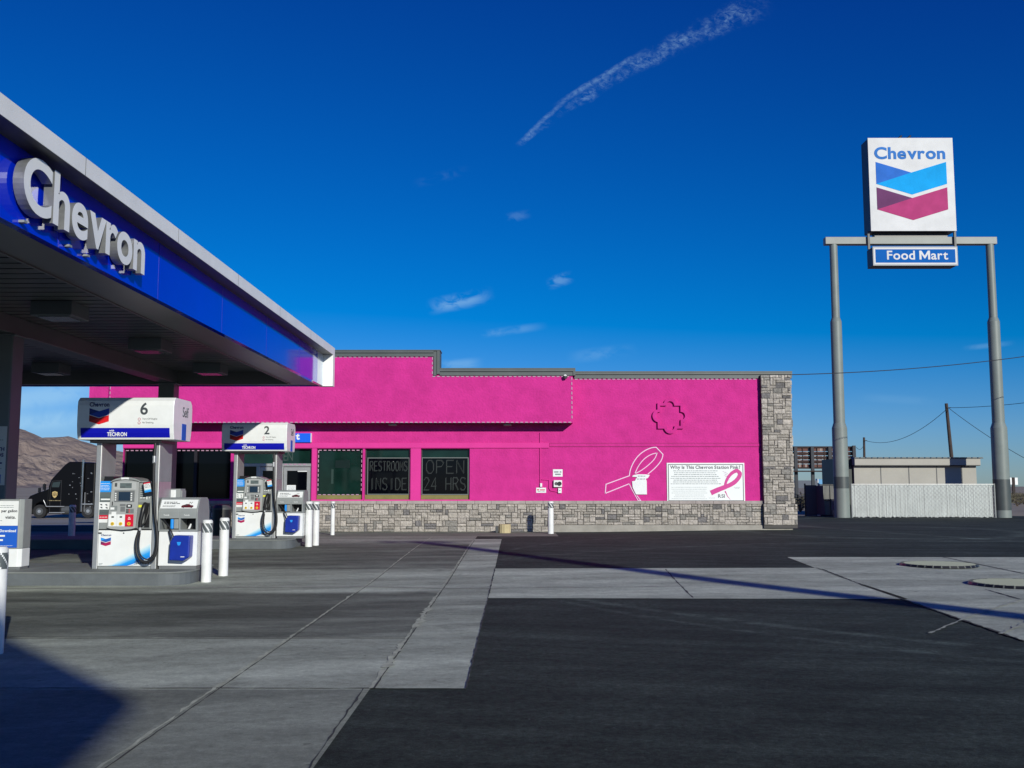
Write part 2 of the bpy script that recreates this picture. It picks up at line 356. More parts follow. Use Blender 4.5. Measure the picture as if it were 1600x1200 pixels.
def ground_mat(name, base, streak, speck, rgb_add=(0, 0, 0), kind='asphalt'):
    m = bpy.data.materials.new(name); m.use_nodes = True; t = m.node_tree; n = t.nodes; k = t.links; b = n['Principled BSDF']
    def math_(op, a, c=None, clamp=False):
        q = n.new('ShaderNodeMath'); q.operation = op; q.use_clamp = clamp
        for i, v_ in enumerate((a, c)):
            if v_ is None: continue
            if isinstance(v_, (int, float)): q.inputs[i].default_value = v_
            else: k.new(v_, q.inputs[i])
        return q.outputs[0]
    co = n.new('ShaderNodeTexCoord').outputs['Object']
    def noise(scale, detail, vec=None, mp=None, rough=.6):
        src = vec or co
        if mp:
            q = n.new('ShaderNodeMapping'); k.new(src, q.inputs[0]); q.inputs['Scale'].default_value = mp[0]; q.inputs['Rotation'].default_value = (0, 0, mp[1]); src = q.outputs[0]
        x = n.new('ShaderNodeTexNoise'); k.new(src, x.inputs[0]); x.inputs['Scale'].default_value = scale; x.inputs['Detail'].default_value = detail; x.inputs['Roughness'].default_value = rough
        return x.outputs[0]
    def mr(x, a, c, lo, hi):
        q = n.new('ShaderNodeMapRange'); k.new(x, q.inputs[0]); q.inputs[1].default_value = a; q.inputs[2].default_value = c; q.inputs[3].default_value = lo; q.inputs[4].default_value = hi
        return q.outputs[0]
    if kind == 'conc':
        a = n.new('ShaderNodeVertexColor'); a.layer_name = 'Col'; c0 = a.outputs[0]
    else:
        q = n.new('ShaderNodeRGB'); q.outputs[0].default_value = (*base, 1); c0 = q.outputs[0]
    # tyre wear: arcs swept by turning vehicles
    def arcs(cx, cy, sc_, amt):
        q = n.new('ShaderNodeSeparateXYZ'); k.new(co, q.inputs[0])
        dx = math_('SUBTRACT', q.outputs[0], cx); dy = math_('SUBTRACT', q.outputs[1], cy)
        r = math_('SQRT', math_('ADD', math_('MULTIPLY', dx, dx), math_('MULTIPLY', dy, dy)))
        an = math_('ARCTAN2', dy, dx)
        cb = n.new('ShaderNodeCombineXYZ'); k.new(math_('MULTIPLY', r, sc_), cb.inputs[0]); k.new(math_('MULTIPLY', an, 1.6), cb.inputs[1])
        return mr(noise(1, 4, cb.outputs[0], rough=.55), .42, .68, 1-amt*.5, 1+amt)
    f = mr(noise(.35, 9, rough=.68), .3, .7, 1-streak, 1+streak)
    f = math_('MULTIPLY', f, mr(noise(1.0, 8, None, ((.5, 1.5, 1), .06), .7), .32, .68, 1-streak*.6, 1+streak*.6))
    f = math_('MULTIPLY', f, mr(noise(90, 3, rough=.8), .3, .7, 1-speck, 1+speck))
    f = math_('MULTIPLY', f, mr(noise(14, 5, rough=.7), .3, .7, 1-speck*.6, 1+speck*.6))
    f = math_('MULTIPLY', f, mr(noise(26, 9, rough=.9), .36, .64, 1-speck, 1+speck))
    if kind == 'asphalt':
        f = math_('MULTIPLY', f, arcs(14, 60, 2.6, .34)); f = math_('MULTIPLY', f, arcs(30, -16, 2.7, .12)); f = math_('MULTIPLY', f, mr(noise(7, 9, rough=.85), .35, .65, .72, 1.3))
        pale = mr(noise(24, 3, rough=.7), .66, .72, 0, .16)
        for (cx, cy, r0, wd_, am) in TRACKS:
            q = n.new('ShaderNodeSeparateXYZ'); k.new(co, q.inputs[0]); dx = math_('SUBTRACT', q.outputs[0], cx); dy = math_('SUBTRACT', q.outputs[1], cy)
            dr = math_('ABSOLUTE', math_('SUBTRACT', math_('SQRT', math_('ADD', math_('MULTIPLY', dx, dx), math_('MULTIPLY', dy, dy))), r0))
            tr_ = math_('MULTIPLY', mr(dr, 0, wd_, 1, 0), mr(noise(2.2, 6, rough=.7), .36, .55, 0, 1)); f = math_('MULTIPLY', f, mr(tr_, 0, 1, 1, 1+am*2.2))
    else:
        f = math_('MULTIPLY', f, arcs(-4, 46, .9, .22)); f = math_('MULTIPLY', f, arcs(9, -14, 1.4, .22))
        # broad fuel and water staining with soft wandering edges, left of the second joint
        q = n.new('ShaderNodeSeparateXYZ'); k.new(co, q.inputs[0]); yw = math_('ADD', q.outputs[1], math_('MULTIPLY', math_('SUBTRACT', noise(.5, 5), .5), 1.1)); left = mr(q.outputs[0], -1.17, -1.12, 1, 0)
        bnd = math_('ADD', math_('MULTIPLY', mr(q.outputs[1], 10.66, 10.74, 0, 1), mr(yw, 15.1, 15.5, 1, 0)), math_('MULTIPLY', mr(yw, 19.0, 19.6, 0, 1), mr(q.outputs[1], 26.3, 26.9, 1, 0)))
        bnd = math_('MULTIPLY', math_('MULTIPLY', bnd, left), mr(noise(.9, 6, None, ((.5, 1.7, 1), .1), .65), .3, .6, .55, 1))
        f = math_('MULTIPLY', f, mr(bnd, 0, 1, 1, .36))
        # dark drips and blotches
        f = math_('MULTIPLY', f, mr(noise(1.6, 4, rough=.5), .64, .72, 1, .78)); f = math_('MULTIPLY', f, mr(noise(6.5, 2), .70, .74, 1, .6)); f = math_('MULTIPLY', f, mr(noise(2.6, 9, None, ((.7, 1.3, 1), .5), .8), .34, .6, .78, 1.1))
        pale = mr(noise(30, 3, rough=.6), .69, .75, 0, .14); f = math_('MULTIPLY', f, mr(noise(9, 9, rough=.85), .35, .65, .86, 1.14))
    q = n.new('ShaderNodeMix'); q.data_type = 'RGBA'; q.blend_type = 'MULTIPLY'; q.inputs[0].default_value = 1; k.new(c0, q.inputs[6]); k.new(f, q.inputs[7])
    q2 = n.new('ShaderNodeMix'); q2.data_type = 'RGBA'; k.new(pale, q2.inputs[0]); k.new(q.outputs[2], q2.inputs[6]); q2.inputs[7].default_value = (.5, .5, .5, 1)
    k.new(q2.outputs[2], b.inputs['Base Color']); b.inputs['Roughness'].default_value = .92; b.inputs['Specular IOR Level'].default_value = .2
    bp = n.new('ShaderNodeBump'); bp.inputs['Strength'].default_value = .9 if kind == 'asphalt' else .45; bp.inputs['Distance'].default_value = .02
    k.new(noise(38, 8, rough=.8), bp.inputs['Height']); k.new(bp.outputs[0], b.inputs['Normal'])
    return m
def circ(p, q, r):
    (ax, ay), (bx, by), (cx, cy) = p, q, r; d_ = 2*(ax*(by-cy)+bx*(cy-ay)+cx*(ay-by))
    ux = ((ax*ax+ay*ay)*(by-cy)+(bx*bx+by*by)*(cy-ay)+(cx*cx+cy*cy)*(ay-by))/d_; uy = ((ax*ax+ay*ay)*(cx-bx)+(bx*bx+by*by)*(ax-cx)+(cx*cx+cy*cy)*(bx-ax))/d_
    return ux, uy, math.hypot(ax-ux, ay-uy)
TRACKS = []
for p3, w3, a3 in (((( 930, 940), (1350, 992), (1600, 1016)), .16, .55), (((960, 955), (1300, 1003), (1600, 1035)), .12, .4), (((1180, 832), (1340, 822), (1600, 836)), .5, .5), (((1240, 812), (1400, 833), (1600, 846)), .4, .45), (((960, 860), (1200, 850), (1600, 846)), .35, .35)):
    cx, cy, r0 = circ(*[G(*p) for p in p3]); TRACKS.append((cx, cy, r0, w3, a3))
M_ASPH = ground_mat('asphalt', (.039, .050, .044), .36, .45)
M_CONC = ground_mat('concrete', (.3, .3, .3), .17, .15, kind='conc')
M_SAND = mat('desert_sand', (.36, .31, .24), .95, noise=(.05, .3, 9), bump=(3, .6), rgb2=(.24, .20, .155))
M_ROAD = mat('pale_road', (.26, .25, .235), .9, noise=(.12, .18, 6))
xs = [-9000, -3000, -1000, -400, -150, -80]+fr(-60, 60, 60)+[80, 150, 400, 1000, 3000, 9000]
ys = [-200, -60, -30]+fr(-20, 17, 20)+fr(18, 25, 7)+fr(26, 66, 40)+[80, 120, 200, 400, 900, 2000, 5000, 12000]
grid('ground', xs, ys, lambda x, y: -.03+(.0 if y < 3000 else 0), M_SAND)
grid('parking_lot', fr(-45, 45, 90), fr(-20, 17, 37)+fr(17.5, 25, 15)+fr(25.5, 51.5, 52), 0, M_ASPH)
b = MB()
def on(b, quad, dz, m=0, col=None, nx=1, ny=None, wob=0, seed=1):
    """a sheet over four ground corners a,b,c,d (a-b near edge), following the ground"""
    a, bb, c, d = [Vector(p[:2]) for p in quad]
    ny = ny or max(1, int(max((d-a).length, (c-bb).length)/.5)); nx = max(nx, int(max((bb-a).length, (c-d).length)/1.0), 1); nx = min(nx, 40)
    r = random.Random(seed); vs = []
    for j in range(ny+1):
        for i in range(nx+1):
            s_, t_ = i/nx, j/ny
            p = (a*(1-s_)+bb*s_)*(1-t_)+(d*(1-s_)+c*s_)*t_
            if wob and (i in (0, nx) or j in (0, ny)): p = p+Vector((r.uniform(-wob, wob), r.uniform(-wob, wob)))
            vs.append((p.x, p.y, gz(p.x, p.y)+dz))
    b.add(vs, [(j*(nx+1)+i, j*(nx+1)+i+1, (j+1)*(nx+1)+i+1, (j+1)*(nx+1)+i) for j in range(ny) for i in range(nx)], m, col, True)
def rect(x0, x1, y0, y1): return [(x0, y0), (x1, y0), (x1, y1), (x0, y1)]
g = lambda v, w=1: (v*.98, v*1.05, v*.87*w)
XJ1, XJ2, XR = -2.42, -1.15, -.39
Y = [2.5, 8.06, 10.7, 15.4, 19.3, 26.6, 30.4]
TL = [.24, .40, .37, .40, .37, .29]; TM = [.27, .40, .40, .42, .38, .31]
xsL = [-30, -24, -18, -11.8, -5.9, XJ1]
for j in range(6):
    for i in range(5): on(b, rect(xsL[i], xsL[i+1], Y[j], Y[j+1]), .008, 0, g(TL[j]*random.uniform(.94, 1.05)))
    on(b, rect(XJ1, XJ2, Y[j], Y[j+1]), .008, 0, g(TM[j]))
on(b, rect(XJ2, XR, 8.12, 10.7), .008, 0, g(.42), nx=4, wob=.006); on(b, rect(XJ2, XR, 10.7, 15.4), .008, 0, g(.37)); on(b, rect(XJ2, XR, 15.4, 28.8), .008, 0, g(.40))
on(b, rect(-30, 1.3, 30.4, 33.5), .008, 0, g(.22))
# the cross strip and the big slabs at the right
p = G(1285, 890); q = G(1420, 937)
on(b, [(XR, 14.55), (q[0], 14.45), (p[0], 19.55), (XR, 19.4)], .008, 0, g(.46))
e0, e1 = G(1230, 871), G(1600, 1003)
on(b, [e1, (e1[0]+3.4, e1[1]-.2), (e0[0]+3.4, e0[1]), e0], .008, 0, g(.43))
on(b, [(e1[0]+3.4, e1[1]-.2), (e1[0]+12, e1[1]-.6), (e0[0]+12, e0[1]), (e0[0]+3.4, e0[1])], .008, 0, g(.42))
pass
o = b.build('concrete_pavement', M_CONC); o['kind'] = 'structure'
b = MB(); jr = random.Random(3); JN = 0
def joint(x0, y0, x1, y1, w, m=0, jag=.5, dz=None):
    global JN; JN += 1; dz = .0105+.0006*(JN % 9) if dz is None else dz
    L = math.hypot(x1-x0, y1-y0); n_ = max(2, int(L/.11)); ux, uy = (x1-x0)/L, (y1-y0)/L; vs = []; 
    for i in range(n_+1):
        x, y = x0+(x1-x0)*i/n_, y0+(y1-y0)*i/n_; a, c = w*max(.08, .45+jr.gauss(0, jag)*.55), w*max(.08, .45+jr.gauss(0, jag)*.55)
        for s_, w_ in ((1, a), (-1, c)): X_, Y_ = x-uy*w_*s_, y+ux*w_*s_; vs.append((X_, Y_, gz(X_, Y_)+dz))
    b.add(vs, [(2*i, 2*i+1, 2*i+3, 2*i+2) for i in range(n_)], m)
joint(XJ1+.06, 4.5, XJ1-.06, 30, .024, 0, .8); joint(XJ1+.1, 4.5, XJ1-.02, 26, .014, 1, .3)
joint(XJ2, 4, XJ2-.05, 8.1, .010, 1, .9); joint(XJ2, 8.1, XJ2-.02, 28, .024, 0, .9); joint(XJ2+.03, 8.1, XJ2+.02, 28, .014, 1, .4)
joint(XJ2+.02, 11.5, XJ2, 14.5, .055, 0, 1.0); joint(XJ2, 9, XJ2, 10.5, .045, 0, 1.0)
joint(XR, 8.1, XR, 19.4, .012, 1, .9)
for y_ in (8.06, 10.7): joint(-30, y_, XJ2, y_+.05, .022, 1 if y_ < 9 else 0, .5)
joint(XJ2, 10.9, XR, 11.2, .015, 0, .4); joint(XJ2, 12.6, XR, 12.7, .012, 1, .4)
joint(-9.0, 15.75, XJ1, 16.15, .09, 2, .15); joint(XJ1, 16.15, XJ2, 15.9, .07, 2, .15); joint(XJ2, 15.9, XR, 15.95, .05, 2, .2); joint(XR, 15.95, 3, 16.2, .03, 2, .3)
joint(-30, 19.3, XJ2, 19.3, .03, 1, .4); joint(-12, 26.6, XJ2, 26.6, .03, 1, .4)
joint(*G(1040, 890), *G(1083, 935), .02, 1)
joint(*G(1285, 890), *G(1408, 936), .03, 1, .5); joint(*G(1408, 936), *G(1600, 1003), .03, 1, .5)
joint(*G(1470, 870.5), *G(1600, 897), .05, 1, .3); joint(*G(1540, 922), *G(1596, 938), .03, 1, .3)
joint(*G(1453, 991), *G(1510, 966), .03, 3, .8); joint(*G(1510, 966), *G(1596, 938), .05, 3, .5); joint(*G(1563, 992), *G(1640, 957), .05, 3, .4)
M_CHIP = mat('joint_chips', (.46, .48, .38), .95, noise=(7, .35)); M_JD = mat('joint_dark', (.045, .045, .045), .95)
M_CSTR = mat('pale_drain_strip', (.36, .35, .32), .9, noise=(3, .3)); M_WLINE = mat('worn_line_paint', (.40, .42, .34), .8, noise=(5, .4))
o = b.build('pavement_joints', [M_CHIP, M_JD, M_CSTR, M_WLINE]); o['kind'] = 'structure'
b = MB(); on(b, rect(-120, -19, 44, 66), .02, nx=30); on(b, rect(-80, -14.5, 38.5, 44), .012, nx=30); on(b, rect(-400, 400, 150, 162), .02, nx=20, ny=1)
o = b.build('road', M_ROAD); o['kind'] = 'structure'

# hills far behind
def hills():
    from mathutils import noise as ns
    prof = [(-400, 640), (-150, 648), (-60, 655), (0, 662), (33, 668), (50, 676), (73, 686), (84, 685), (96, 681), (108, 679.5), (118, 684), (135, 690), (160, 697), (190, 704), (260, 722), (400, 740), (700, 750), (1000, 753), (1245, 751), (1262, 756), (1300, 759), (2000, 760)]
    b = MB(); vs = []; nx, ny = 420, 70; Y0, Y1 = 1500, 3400
    def crest(px):
        for (a, c), (d, e) in zip(prof, prof[1:]):
            if a <= px <= d: return c+(e-c)*(px-a)/(d-a)
        return 760
    for j in range(ny+1):
        t = j/ny
        for i in range(nx+1):
            px = -400+2400*(i/nx)**1.6 if True else 0
            yc = 3000; y = Y0+(Y1-Y0)*t; x = AX(px, yc)
            h = max(0, AZ(crest(px), yc, px)-1.6)
            s_ = (y-Y0)/(yc-Y0)
            base = h*(sm(0, 1, s_)*.55+.45*min(1, s_)**1.5) if s_ <= 1 else h*(1-(s_-1)*1.6)
            rg = 1-abs(ns.fractal(Vector((x*.006+3, y*.0016, .3)), 1, 2.0, 4))*2
            rg2 = 1-abs(ns.fractal(Vector((x*.02, y*.008, 5.3)), 1, 2.0, 4))*2
            w = math.sin(math.pi*min(1, max(0, s_)))
            z = base+h*w*(.34*(rg-.6)+.13*(rg2-.6))+(ns.noise(Vector((x*.03, 9, 1)))*h*.02 if s_ > .9 else 0)
            vs.append((x, y, max(z, 0)-1))
    b.add(vs, [(j*(nx+1)+i, j*(nx+1)+i+1, (j+1)*(nx+1)+i+1, (j+1)*(nx+1)+i) for j in range(ny) for i in range(nx)], smooth=True)
    m = mat('hill_rock', (.20, .15, .135), .95, noise=(.006, .3, 9), bump=(.03, 1.0), rgb2=(.33, .265, .22))
    for nd in m.node_tree.nodes:
        if nd.type == 'BUMP': nd.inputs['Distance'].default_value = 18
    b.build('hills', m)['kind'] = 'structure'
hills()

# ---------------------------------------------------------------- fuel canopy
XC, YN, YF, ZB, ZT, XL = -5.0, 4.6, 26.0, 4.2, 5.21, -17.0
cp = thing('fuel_canopy', (-9, 16, 0), 'long blue and white fuel canopy with raised silver letters over the pump islands', 'canopy')
OFF = Matrix.Translation((9, -16, 0))       # parts are given in world metres
def CB(): return MB(OFF)
b = CB(); b.box(XC-.1, XC, YN, YF-.95, ZB, ZT-.2, 0); b.box(XL, XL+.1, YN, YF, ZB, ZT-.2, 0); b.box(XL+.1, XC-.1, YN, YN+.1, ZB, ZT-.2, 0); b.box(XL+.1, XC-.1, YF-.1, YF, ZB, ZT-.2, 0)
for i in range(1, 8): b.box(XC, XC+.003, YN+i*3.05-.006, YN+i*3.05+.006, ZB, ZT-.2, 1) if YN+i*3.05 < YF-1 else None
b.build('fascia', [M_BLUE, M_BBLUE], cp)
b = CB(); b.box(XC-.1, XC+.002, YF-.948, YF-.24, ZB, ZT-.2, 0); b.build('end_panel', mat('pale_end_panel', (.55, .66, .8), .25, coat=.3), cp)
b = CB(); b.box(XC-.1, XC+.26, YN-.25, YF, ZT-.2, ZT); b.box(XL-.25, XC-.1, YN-.25, YN+.1, ZT-.2, ZT); b.box(XL-.25, XL+.1, YN+.1, YF, ZT-.2, ZT); b.box(XL+.1, XC-.1, YF-.1, YF+.02, ZT-.2, ZT)
b.box(XC+.003, XC+.255, YN, YF-.245, ZT-.206, ZT-.2005, 2)  # dark sheet under the ledge, standing in for the shade there
for i in range(1, 7): b.box(XC+.255, XC+.262, YN+i*3.05-.005, YN+i*3.05+.005, ZT-.2, ZT, 1)
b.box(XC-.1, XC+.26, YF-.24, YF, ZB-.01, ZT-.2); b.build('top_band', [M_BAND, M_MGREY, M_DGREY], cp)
b = CB(); b.box(XL+.1, XC-.1, YN+.1, YF-.1, ZB+.75, ZB+.8); b.build('roof', M_MGREY, cp)
b = CB(); y = YN+.1
while y < YF-.2:                                 # ribbed deck pans
    b.box(XL+.1, XC-.75, y, y+.27, ZB+.33, ZB+.36); b.box(XL+.1, XC-.75, y+.27, y+.33, ZB+.38, ZB+.40); y += .33
b.build('deck', M_DECK, cp)
b = CB(); b.box(XC-.75, XC-.1, YN+.1, YF-.1, ZB+.02, ZB+.05); b.box(XC-.78, XC-.75, YN+.1, YF-.6, ZB+.0, ZB+.36); b.box(XL+.1, XC-.75, YF-.6, YF-.101, ZB+.02, ZB+.05); b.box(XL+.1, XC-.75, YF-.63, YF-.601, ZB+.0, ZB+.36); b.build('edge_gutter', M_DECK, cp)
for xb in (-8.85, -14.2):
    b = CB(); b.box(xb-.2, xb+.2, YN+.2, YF-.2, ZB+.02, ZB+.33); b.build('beam', M_DECK, cp, bevel=.01)
for xb in (-8.85, -14.2):
    for yb in (17.2, 25.35, 9.0):
        zb = gz(xb, yb)
        if yb == 9: continue
        b = CB(); b.box(xb-.2, xb+.2, yb-.2, yb+.2, zb, ZB+.02); b.box(xb-.26, xb+.26, yb-.26, yb+.26, ZB-.02, ZB+.0195); b.build('column', M_COLM, cp, bevel=.02)
for xl, ys_ in ((-7.35, (11.6, 15.9, 19.9, 23.9)), (-11.2, (11.6, 15.9, 19.9, 23.9)), (-15.5, (15.9, 23.9))):
    for yl in ys_:
        b = CB(); b.box(xl-.33, xl+.33, yl-.33, yl+.33, ZB+.10, ZB+.33); f = b.build('light_fixture', M_COLM, cp, bevel=.012)
        b = CB(); b.box(xl-.24, xl+.24, yl-.24, yl+.24, ZB+.085, ZB+.099); b.build('lens', M_LCD, f)
# raised letters, each on its own
yL, zL = 9.60, 4.345
cursor = yL; gl = []
H = .59
for ch, gap in zip('Chevron', (.035, .045, .03, .0, -.01, .035, 0)):
    vs, fs, bb = glyphs(ch, .024); s_ = H/ (glyphs('C', .024)[2][3]-glyphs('C', .024)[2][2])
    gl.append((ch, (bb[1]-bb[0])*s_, gap, s_, bb))
tot = sum(q[1]+q[2] for q in gl); stretch = 3.25/tot
for ch, w_, gap, s_, bb in gl:
    b = CB(); T = Matrix.Translation((XC+.03, cursor, zL)) @ Matrix.Rotation(R(90), 4, 'Z') @ Matrix.Rotation(R(90), 4, 'X')
    vs, fs, _ = glyphs(ch, .024); c0 = glyphs('C', .024)[2]
    zz = max(q[2] for q in vs)
    V = [((q[0]-bb[0])*s_*stretch, (q[1]-c0[2])*s_, (q[2]+zz)/(2*zz)*.11) for q in vs]
    b.add(V, fs, 0, M=T)
    o = b.build('letter', [mat('letter_return', (.30, .31, .31), .35, .5, noise=(6, .2)), mat('letter_face', (.86, .87, .86), .45, noise=(3, .05))], cp)
    for pl in o.data.polygons:
        if pl.normal.x > .9: pl.material_index = 1
    if ch in 'Cev': 
        b = CB(); b.box(XC, XC+.06, cursor+w_*.4, cursor+w_*.4+.07, zL-.10, zL-.075); b.build('bracket', M_GREY, cp)
    cursor += (w_+gap)*stretch

# a second canopy and a mast behind the camera, known from the shadows they throw
t5 = 9.0/-LV.z
hx, hy = -LV.x*t5, -LV.y*t5
def back(px, py): x, y = G(px, py); return (x+hx, y+hy)
B0, B1, B2 = back(0, 1000), back(214, 1108), back(118, 1208)
d1 = Vector(B1)-Vector(B0); d2 = Vector(B2)-Vector(B1)
Pfar = Vector(B0)-d1.normalized()*9; Pn = Vector(B2)+d2.normalized()*9
cx_, cy_ = Vector(B1)+Vector((-5, -3.5))
c2 = thing('fuel_canopy', (cx_, cy_, 0), 'pale flat truck canopy standing behind the photographer', 'canopy')
b = MB(Matrix.Translation((-cx_, -cy_, 0)))
poly = [tuple(Pfar), tuple(Pfar+Vector((-9, -9))), tuple(Pn+Vector((-12, -2))), tuple(Pn), B1]
b.prism(list(reversed(poly)), 9.0, 9.15, axis='z'); b.build('roof', M_BAND, c2)
for dx, dy in ((-3.2, 0), (-1.5, -6)):
    b = MB(); b.box(dx-.2, dx+.2, dy-.2, dy+.2, 0, 9.0); b.build('column', M_COLM, c2, bevel=.02)
pA, pB = Vector(G(1600, 955)), Vector(G(1080, 893)); dd = (pB-pA).normalized()
base = pA-dd*25; tip = Vector(G(640, 846))
Lh = (tip-base).length; Hm = Lh*(-LV.z)/math.hypot(LV.x, LV.y)
dL = Vector((-LV.x, -LV.y)).normalized()
mast_top = tip+dL*(Hm/(-LV.z)*math.hypot(LV.x, LV.y))
mt = thing('light_mast', (base.x, base.y, 0), 'tall grey light mast behind the photographer that throws the long thin shadow', 'light mast')
off = mast_top-base
b = MB(); b.tube([(0, 0, 0), (off.x, off.y, Hm)], [.36, .24], 16); b.build('pole', M_POLE, mt)
b = MB(Matrix.Translation((off.x, off.y, Hm))); b.box(-.9, .9, -.06, .06, -.05, .05); b.box(-.95, -.5, -.3, .3, -.12, -.06); b.box(.5, .95, -.3, .3, -.12, -.06); b.build('lamp_head', M_DGREY, mt, bevel=.01)

# ---------------------------------------------------------------- pump islands
def island(name, x0, x1, y0, y1, label):
    z0 = gz(0, (y0+y1)/2); h = .225; t = thing(name, ((x0+x1)/2, (y0+y1)/2, z0), label, 'pump island', 'raised pump islands')
    hw, hd = (x1-x0)/2, (y1-y0)/2; r = .42; pts = []
    for cx, cy, a0 in ((hw-r, hd-r, 0), (-hw+r, hd-r, 90), (-hw+r, -hd+r, 180), (hw-r, -hd+r, 270)):
        for i in range(7): a = R(a0+15*i); pts.append((cx+r*math.cos(a), cy+r*math.sin(a)))
    b = MB(); b.prism(list(pts), -.1, h-.03, axis='z'); b.build('curb', M_ISLE, t)
    b = MB(); b.prism([(x*1.004, y*1.012) for x, y in pts], h-.028, h, axis='z'); b.build('top_slab', M_ISLET, t, bevel=.006)
    return z0+h
ZI1 = island('pump_island', -12.6, -5.33, 16.3, 18.15, 'near grey pump island carrying pump 6 and the poster cabinet')
ZI2 = island('pump_island', -12.6, -5.45, 24.35, 26.15, 'far grey pump island carrying pump 2')

# ---------------------------------------------------------------- dispensers
def zx(a): return (a-493)/625.0
def zz(a): return (1005-a)/625.0
def smooth_path(p, n_=4):
    out_ = []
    for i in range(len(p)-1):
        p0, p1, p2, p3 = [Vector(p[max(0, min(len(p)-1, i+k))]) for k in (-1, 0, 1, 2)]
        for j in range(n_):
            t_ = j/n_; out_.append(.5*((2*p1)+(-p0+p2)*t_+(2*p0-5*p1+4*p2-p3)*t_*t_+(-p0+3*p1-3*p2+p3)*t_**3))
    return out_+[Vector(p[-1])]
def dispenser(num, loc, label):
    D = thing('fuel_dispenser', loc, label, 'fuel pump', 'fuel pumps on the islands')
    def P(nm, b, ms, bev=0, par=None, lab=None): return b.build(nm, ms, par or D, bevel=bev, label=lab)
    for x in (-.50, .48):
        b = MB(); b.box(x-.045, x+.045, 0, .62, 0, 2.16); p = P('post', b, M_SILVER, .01)
        b = MB(); b.box(x+.0455, x+.048, .03, .6, 1.45, 2.1); b.build('side_panel', M_GREY, p)
    b = MB(); b.box(-.45, .43, .03, .60, 0, .05); P('plinth', b, M_GREY)
    # lower door
    b = MB(); b.box(-.452, .432, .0, .6, .052, .645); low = P('lower_door', b, M_WPANEL, .006)
    b = MB(); b.text('Chevron', zx(238), zz(664), -.001, w=.17, m=0, bold=.02); b.build('lettering', M_NAVY, low)
    b = MB(); chevron(b, zx(290), zz(678), .168, -.001, [0, 1, 2, 3]); b.build('logo', [M_LBLUE, mat('mid_blue', (.02, .12, .45), .4), mat('plum', (.16, .012, .10), .4), mat('raspberry', (.42, .01, .09), .4)], low)
    b = MB(); n_ = 18; vs = []; cs = []
    prof = [(0, (.80, .84, .85)), (.22, (.45, .72, .85)), (.55, (.02, .35, .85)), (.85, (.01, .22, .75)), (.86, (.8, .83, .84)), (.90, (.8, .83, .84)), (.92, (.25, .35, .45)), (1.0, (.8, .83, .84))]
    for i in range(n_+1):
        s_ = i/n_; xa = zx(285)+(zx(758)-zx(285))*s_; zu = zz(985)+(zz(735)-zz(985))*s_**1.12; 
        th = .07+.17*s_**.8
        for k_, (f_, c_) in enumerate(prof):
            z_ = max(.056, min(.64, zu-f_*th*1.15)); vs.append((xa, -.0015, z_)); cs.append(c_)
    m_ = len(prof); fs = []; cc = []
    for i in range(n_):
        for k_ in range(m_-1):
            f_ = (i*m_+k_+1, (i+1)*m_+k_+1, (i+1)*m_+k_, i*m_+k_); fs.append(f_); cc.append([cs[q_] for q_ in f_])
    b.add(vs, fs, 0, cc); b.build('swoosh_decal', M_VC, low)
    b = MB(); b.text('TECHRON', zx(596), zz(955), -.004, w=.25, h=.045, bold=.03); b.text('with', zx(606), zz(925), -.004, h=.022, bold=.02); b.build('lettering', M_INK, low)
    b = MB(); scribble(b, zx(225), zx(270), zz(950), .01, -.001, seed=1); scribble(b, zx(225), zx(262), zz(962), .008, -.001, seed=2); b.build('fine_print', M_FAINT, low)
    b = MB(); b.cyl((zx(474), zz(633)), .012, -.008, 0, axis='y'); b.build('lock', M_DGREY, low); b = MB(); b.box(-.46, -.40, -.004, 0, zz(642), zz(625)); b.build('latch', M_DGREY, low)
    # upper body
    b = MB(); b.box(-.452, .432, -.015, .55, .66, 1.44)
    b.prism([(zx(320), 1.44), (zx(660), 1.44), (zx(625), 1.475), (zx(590), 1.50), (zx(540), 1.52), (zx(480), 1.528), (zx(430), 1.52), (zx(380), 1.50), (zx(345), 1.475)], -.06, .5)
    up = P('upper_housing', b, M_GREY, .008)
    b = MB(); b.box(zx(250), zx(345), -.01, .3, 1.442, 1.54); b.build('printer_hood', M_BLACK, D)
    b = MB(); b.prism([(zx(310), zz(575)), (zx(350), zz(588)), (zx(460), zz(600)), (zx(560), zz(592)), (zx(610), zz(578)), (zx(628), zz(300)), (zx(628), zz(100)), (zx(560), zz(84)), (zx(490), zz(78)), (zx(420), zz(84)), (zx(352), zz(100)), (zx(335), zz(300))], -.075, -.016)
    bz = P('bezel', b, mat('bezel_grey', (.36, .375, .375), .4, noise=(5, .06)), .006)
    b = MB(); b.line([(zx(305), zz(578)), (zx(350), zz(594)), (zx(460), zz(606)), (zx(560), zz(598)), (zx(620), zz(582))], .014, -.03); b.line([(zx(352), zz(96)), (zx(420), zz(82)), (zx(490), zz(75)), (zx(560), zz(82)), (zx(628), zz(96))], .010, -.076)
    b.box(-.452, .432, -.012, -.002, .646, .662); b.build('seam', M_BLACK, D)
    b = MB(); b.box(zx(440), zx(520), -.064, -.060, zz(75), zz(55)); b.build('badge', M_WPANEL, up)
    b = MB(); b.box(zx(365), zx(605), -.080, -.076, zz(182), zz(104), 0); b.box(zx(435), zx(558), -.083, -.0805, zz(165), zz(112), 1); b.box(zx(380), zx(405), -.083, -.0805, zz(150), zz(112), 2)
    for i in range(2): b.box(zx(440+60*i), zx(490+60*i), -.0845, -.0835, zz(158-22*i), zz(150-22*i), 2)
    b.build('price_display', [mat('display_grey', (.44, .455, .455), .4), M_LCD, M_DGREY], bz)
    b = MB(); b.box(zx(380), zx(590), -.080, -.076, zz(308), zz(190), 0); b.box(zx(425), zx(547), -.084, -.0805, zz(296), zz(204), 1)
